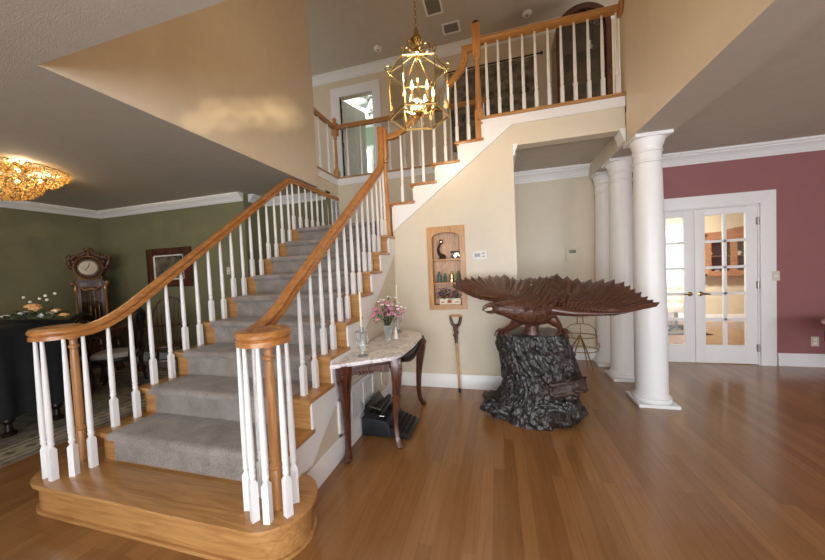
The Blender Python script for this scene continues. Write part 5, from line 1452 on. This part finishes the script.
struct('floor', MB().box(-6, -1.0, 6.12, 8.7, ZF-0.1, ZF), 'carpet')
cr('trim_11', ('x', -6, -1.1, 8.6, 5.75, 1.0))
wn = bpy.data.objects.new('window_1', None); wn.location = (-3.7, 8.6, 4.2); col.objects.link(wn); wn['kind'] = 'structure'
MB().box(-4.1, -3.45, 8.585, 8.595, 3.6, 5.0).build('curtained_pane', 'daylight', wn)
m = MB()
for a in ((-4.18, -4.1, 3.52, 5.08), (-3.45, -3.37, 3.52, 5.08), (-4.1, -3.45, 5.0, 5.08), (-4.1, -3.45, 3.52, 3.6), (-3.79, -3.76, 3.6, 5.0), (-4.1, -3.45, 4.28, 4.31)): m.box(a[0], a[1], 8.565, 8.6, a[2], a[3])
m.build('frame', 'white', wn)
cfn = thing('ceiling_fan', 'white ceiling fan seen through the upstairs doorway', 'fan', (-3.0, 7.4, 5.75))
MB().lathe([(0.07, 5.75), (0.06, 5.70), (0.015, 5.69), (0.015, 5.5), (0.1, 5.48), (0.11, 5.40), (0.05, 5.36), (0.07, 5.33), (0.06, 5.27), (0.0, 5.25)], (-3.0, 7.4, 0), 20).build('motor', 'white', cfn)
for k in range(5):
    a = 2*PI*k/5 + 0.3
    MB().obox((-3.0+0.36*math.cos(a), 7.4+0.36*math.sin(a), 5.43), (0.5, 0.13, 0.01), Matrix.Rotation(a, 3, 'Z') @ Matrix.Rotation(R(12), 3, 'X')).build('blade', 'white', cfn, bevel=0.003)

tp = thing('tapestry', 'dark woven tapestry hanging from a thin rod in the upstairs hall', 'tapestry', (0, 6.0, 4.4))
m = MB(); rows = []
for j in range(9):
    z = 5.05 - 1.45*j/8
    rows.append([(-0.75 + 1.5*i/40, 5.965 + 0.008*math.sin(i*0.9), z) for i in range(41)])
m.grid(rows)
m.grid([[(p[0], p[1]+0.006, p[2]) for p in r] for r in rows]).build('weave', 'tapestry', tp)
MB().tube([(-0.82, 5.965, 5.08), (0.84, 5.965, 5.08)], 0.012, 8).ball((-0.84, 5.965, 5.08), 0.025).ball((0.86, 5.965, 5.08), 0.025).build('rod', 'ebony', tp)
cu = thing('curio_cabinet', 'tall arched dark curio cabinet standing upstairs behind the balcony rail', 'cabinet', (1.35, 5.5, ZF))
ar = [(0.98, ZF+0.1), (0.98, 4.95)] + [(1.36 - 0.38*math.cos(PI*i/16), 4.95 + 0.36*math.sin(PI*i/16)) for i in range(1, 16)] + [(1.74, 4.95), (1.74, ZF+0.1)]
ar2 = [(1.05, ZF+0.2), (1.05, 4.93)] + [(1.36 - 0.31*math.cos(PI*i/16), 4.93 + 0.30*math.sin(PI*i/16)) for i in range(1, 16)] + [(1.67, 4.93), (1.67, ZF+0.2)]
m = MB()
for i in range(len(ar)):
    j = (i+1) % len(ar)
    m.prism([ar[i], ar[j], ar2[j], ar2[i]], 'y', 5.36, 5.42)
m.build('face_frame', 'mahog', cu)
MB().prism(ar, 'y', 5.72, 5.75).build('back_panel', 'mahog', cu)
m = MB()
for i in range(len(ar)):
    j = (i+1) % len(ar)
    a_ = [((p[0]-1.36)*0.96+1.36, p[1]-0.01) for p in (ar[i], ar[j])]
    m.prism([ar[i], ar[j], a_[1], a_[0]], 'y', 5.42, 5.72)
m.build('case', 'mahog', cu)
MB().box(0.94, 1.78, 5.33, 5.76, ZF, ZF+0.1).build('plinth', 'mahog', cu, bevel=0.01)
MB().prism(ar2, 'y', 5.40, 5.405).build('glass', 'glass', cu)
for z in (3.6, 4.15, 4.65): MB().box(1.0, 1.72, 5.44, 5.71, z, z+0.012).build('shelf', 'mahog', cu)
for x, z, h in ((1.5, 4.662, 0.2), (1.28, 4.162, 0.16), (1.46, 3.612, 0.22)):
    g = thing('figurine', 'pale figurine on a shelf inside the arched curio cabinet', 'figurine', (x, 5.56, z), 'figurines in the curio cabinet')
    MB().lathe([(0.04, 0), (0.03, h*0.3), (0.045, h*0.5), (0.02, h*0.75), (0.01, h*0.8)], (x, 5.56, z), 14).build('body', 'petal_white', g)
    MB().ball((x, 5.56, z+h*0.88), h*0.12).build('head', 'petal_white', g)

# ceiling devices
def vent(name, lb, x, y, w, d_):
    t = thing(name, lb, 'vent', (x, y, ZU))
    f = MB()
    for a in ((-w/2-0.03, w/2+0.03, -d_/2-0.03, -d_/2), (-w/2-0.03, w/2+0.03, d_/2, d_/2+0.03), (-w/2-0.03, -w/2, -d_/2, d_/2), (w/2, w/2+0.03, -d_/2, d_/2)): f.box(x+a[0], x+a[1], y+a[2], y+a[3], ZU-0.012, ZU)
    f.build('frame', 'white', t)
    m = MB()
    for i in range(8): m.box(x-w/2, x+w/2, y-d_/2+d_*i/8, y-d_/2+d_*i/8+0.008, ZU-0.010, ZU)
    m.build('louvres', 'vent_dark', t)
    MB().box(x-w/2, x+w/2, y-d_/2, y+d_/2, ZU-0.003, ZU).build('backing', 'vent_dark', t)
vent('air_vent', 'square grey air vent on the upper ceiling nearest the crown moulding', -0.63, 5.52, 0.24, 0.2)
vent('air_vent', 'square air vent on the upper ceiling at the top edge, nearer the chain', -0.84, 4.98, 0.22, 0.3)
for x, y, lb in ((-2.0, 5.57, 'round white smoke detector on the upper ceiling left of the lantern'), (0.61, 5.62, 'round white smoke detector on the upper ceiling above the balcony rail')):
    t = thing('smoke_detector', lb, 'smoke detector', (x, y, ZU))
    MB().lathe([(0.075, ZU), (0.075, ZU-0.018), (0.06, ZU-0.035), (0.0, ZU-0.04)], (x, y, 0), 24).build('housing', 'plastic', t)
    MB().lathe([(0.02, ZU-0.038), (0.018, ZU-0.05), (0.0, ZU-0.052)], (x, y, 0), 12).build('sensor', 'vent_dark', t)
def corbel(name, x, d):
    m = MB().prism([(x, 2.62), (x + d*0.012, 2.62), (x + d*0.02, 2.64), (x + d*0.022, 2.67), (x + d*0.04, 2.70), (x + d*0.048, 2.72), (x + d*0.048, 2.745), (x, 2.745)], 'y', YN-0.012, YN+0.16)
    struct(name, m, 'white')
corbel('trim_12', 0.205, 1); corbel('trim_13', 1.277, -1)

# ------------------------------------------------------------------ camera
F_, yaw, pitch, roll, H = 310.4, .2696, -.0353, -.0459, 1.432
cy, sy, cp, sp = math.cos(yaw), math.sin(yaw), math.cos(pitch), math.sin(pitch)
fwd = Vector((-sy*cp, cy*cp, sp)); rt = Vector((cy, sy, 0)); up = rt.cross(fwd)
r2 = rt*math.cos(roll) + up*math.sin(roll); u2 = -rt*math.sin(roll) + up*math.cos(roll)
cam = bpy.data.cameras.new('camera'); co = bpy.data.objects.new('camera', cam); col.objects.link(co)
co.matrix_world = Matrix(((r2.x, u2.x, -fwd.x, 0), (r2.y, u2.y, -fwd.y, 0), (r2.z, u2.z, -fwd.z, H), (0, 0, 0, 1)))
cam.sensor_fit = 'HORIZONTAL'; cam.sensor_width = 36.0; cam.lens = F_/825*36.0
cam.clip_start = 0.05
scn.camera = co

# ------------------------------------------------------------------ light
w = bpy.data.worlds.new('sky'); scn.world = w; w.use_nodes = True
bg = w.node_tree.nodes['Background']
bg.inputs[0].default_value = (0.80, 0.90, 1.0, 1); bg.inputs[1].default_value = 1.0
def area(name, loc, rot, sx, sy_, power, c, portal=False):
    l = bpy.data.lights.new(name, 'AREA'); l.shape = 'RECTANGLE'; l.size = sx; l.size_y = sy_; l.energy = power; l.color = c
    o = bpy.data.objects.new(name, l); o.location = loc; o.rotation_euler = rot; col.objects.link(o)
    return o
def point(name, loc, power, c, r=0.05):
    l = bpy.data.lights.new(name, 'POINT'); l.energy = power; l.color = c; l.shadow_soft_size = r
    o = bpy.data.objects.new(name, l); o.location = loc; col.objects.link(o); return o
# daylight through the front windows (behind the camera)
area('daylight_entrance', (0.1, -3.02, 1.3), (R(90), 0, 0), 4.0, 2.4, 222, (0.93, 0.96, 1.0))
area('daylight_living', (4.5, -3.02, 1.4), (R(90), 0, 0), 3.4, 2.0, 128, (0.93, 0.96, 1.0))
area('daylight_dining', (-5.4, -3.02, 1.6), (R(90), 0, 0), 2.0, 1.4, 30, (0.95, 0.97, 1.0))
# lamps
WARM = (1.0, 0.74, 0.46)
point('lantern_lamp', (LX, LY, 2.94), 46, WARM, 0.05)
for k in range(4):
    a = PI/2*k
    point('crystal_lamp', (FX+0.36*math.cos(a), FY+0.36*math.sin(a), 2.732), 11, (1.0, 0.76, 0.45), 0.01)
# added spots inside the entrance, imitating a sun glint on the stairwell's left wall
rl = random.Random(4)
for i in range(9):
    l = bpy.data.lights.new('sun_glint_spot', 'SPOT'); l.energy = 1100; l.color = (1.0, 0.80, 0.48); l.spot_size = R(rl.uniform(1.8, 3.0)); l.spot_blend = 0.9; l.shadow_soft_size = 0.01
    o = bpy.data.objects.new('sun_glint_spot', l); o.location = (0.6, -2.9, 0.35); col.objects.link(o)
    tgt = Vector((-2.6, 2.3 + 0.17*i, 2.93 + 0.082*i + (0.07 if i % 2 else -0.06)))
    o.rotation_euler = (tgt - Vector(o.location)).to_track_quat('-Z', 'Y').to_euler()
# the other rooms
area('fill_upper_right', (2.85, 4.9, 4.4), (0, R(90), 0), 1.6, 1.6, 24, (1.0, 0.93, 0.84))  # added fill to brighten the upper hall; no window in this wall
area('fill_upper_left', (-5.9, 5.0, 4.4), (0, R(-90), 0), 1.6, 1.6, 30, (1.0, 0.93, 0.84))  # second added fill, from the opposite end of the upper hall
ol = area('office_door_fill', (3.2, 5.5, 2.8), (R(55), 0, 0), 0.6, 0.5, 70, (1.0, 0.98, 0.92)); ol.data.spread = R(80)  # added unseen fill above the opening, aimed at the white door to brighten it
point('office_lamp', (4.4, 6.6, 2.5), 20, (1.0, 0.92, 0.8), 0.15)
area('daylight_office', (1.2, 6.8, 1.5), (0, R(90), 0), 1.8, 1.8, 80, (1.0, 0.98, 0.92)).rotation_euler = (0, R(-90), 0)
point('bedroom_lamp', (-3.2, 7.2, 5.0), 48, (0.92, 1.0, 0.95), 0.12)

vs = scn.view_settings
scn.display_settings.display_device = 'sRGB'
vs.view_transform = 'Standard'; vs.look = 'None'; vs.gamma = 1.0; vs.use_curve_mapping = False
vs.exposure = -0.08
scn.cycles.use_denoising = True
scn.cycles.max_bounces = 10; scn.cycles.diffuse_bounces = 5; scn.cycles.transparent_max_bounces = 16
scn.cycles.sample_clamp_indirect = 6
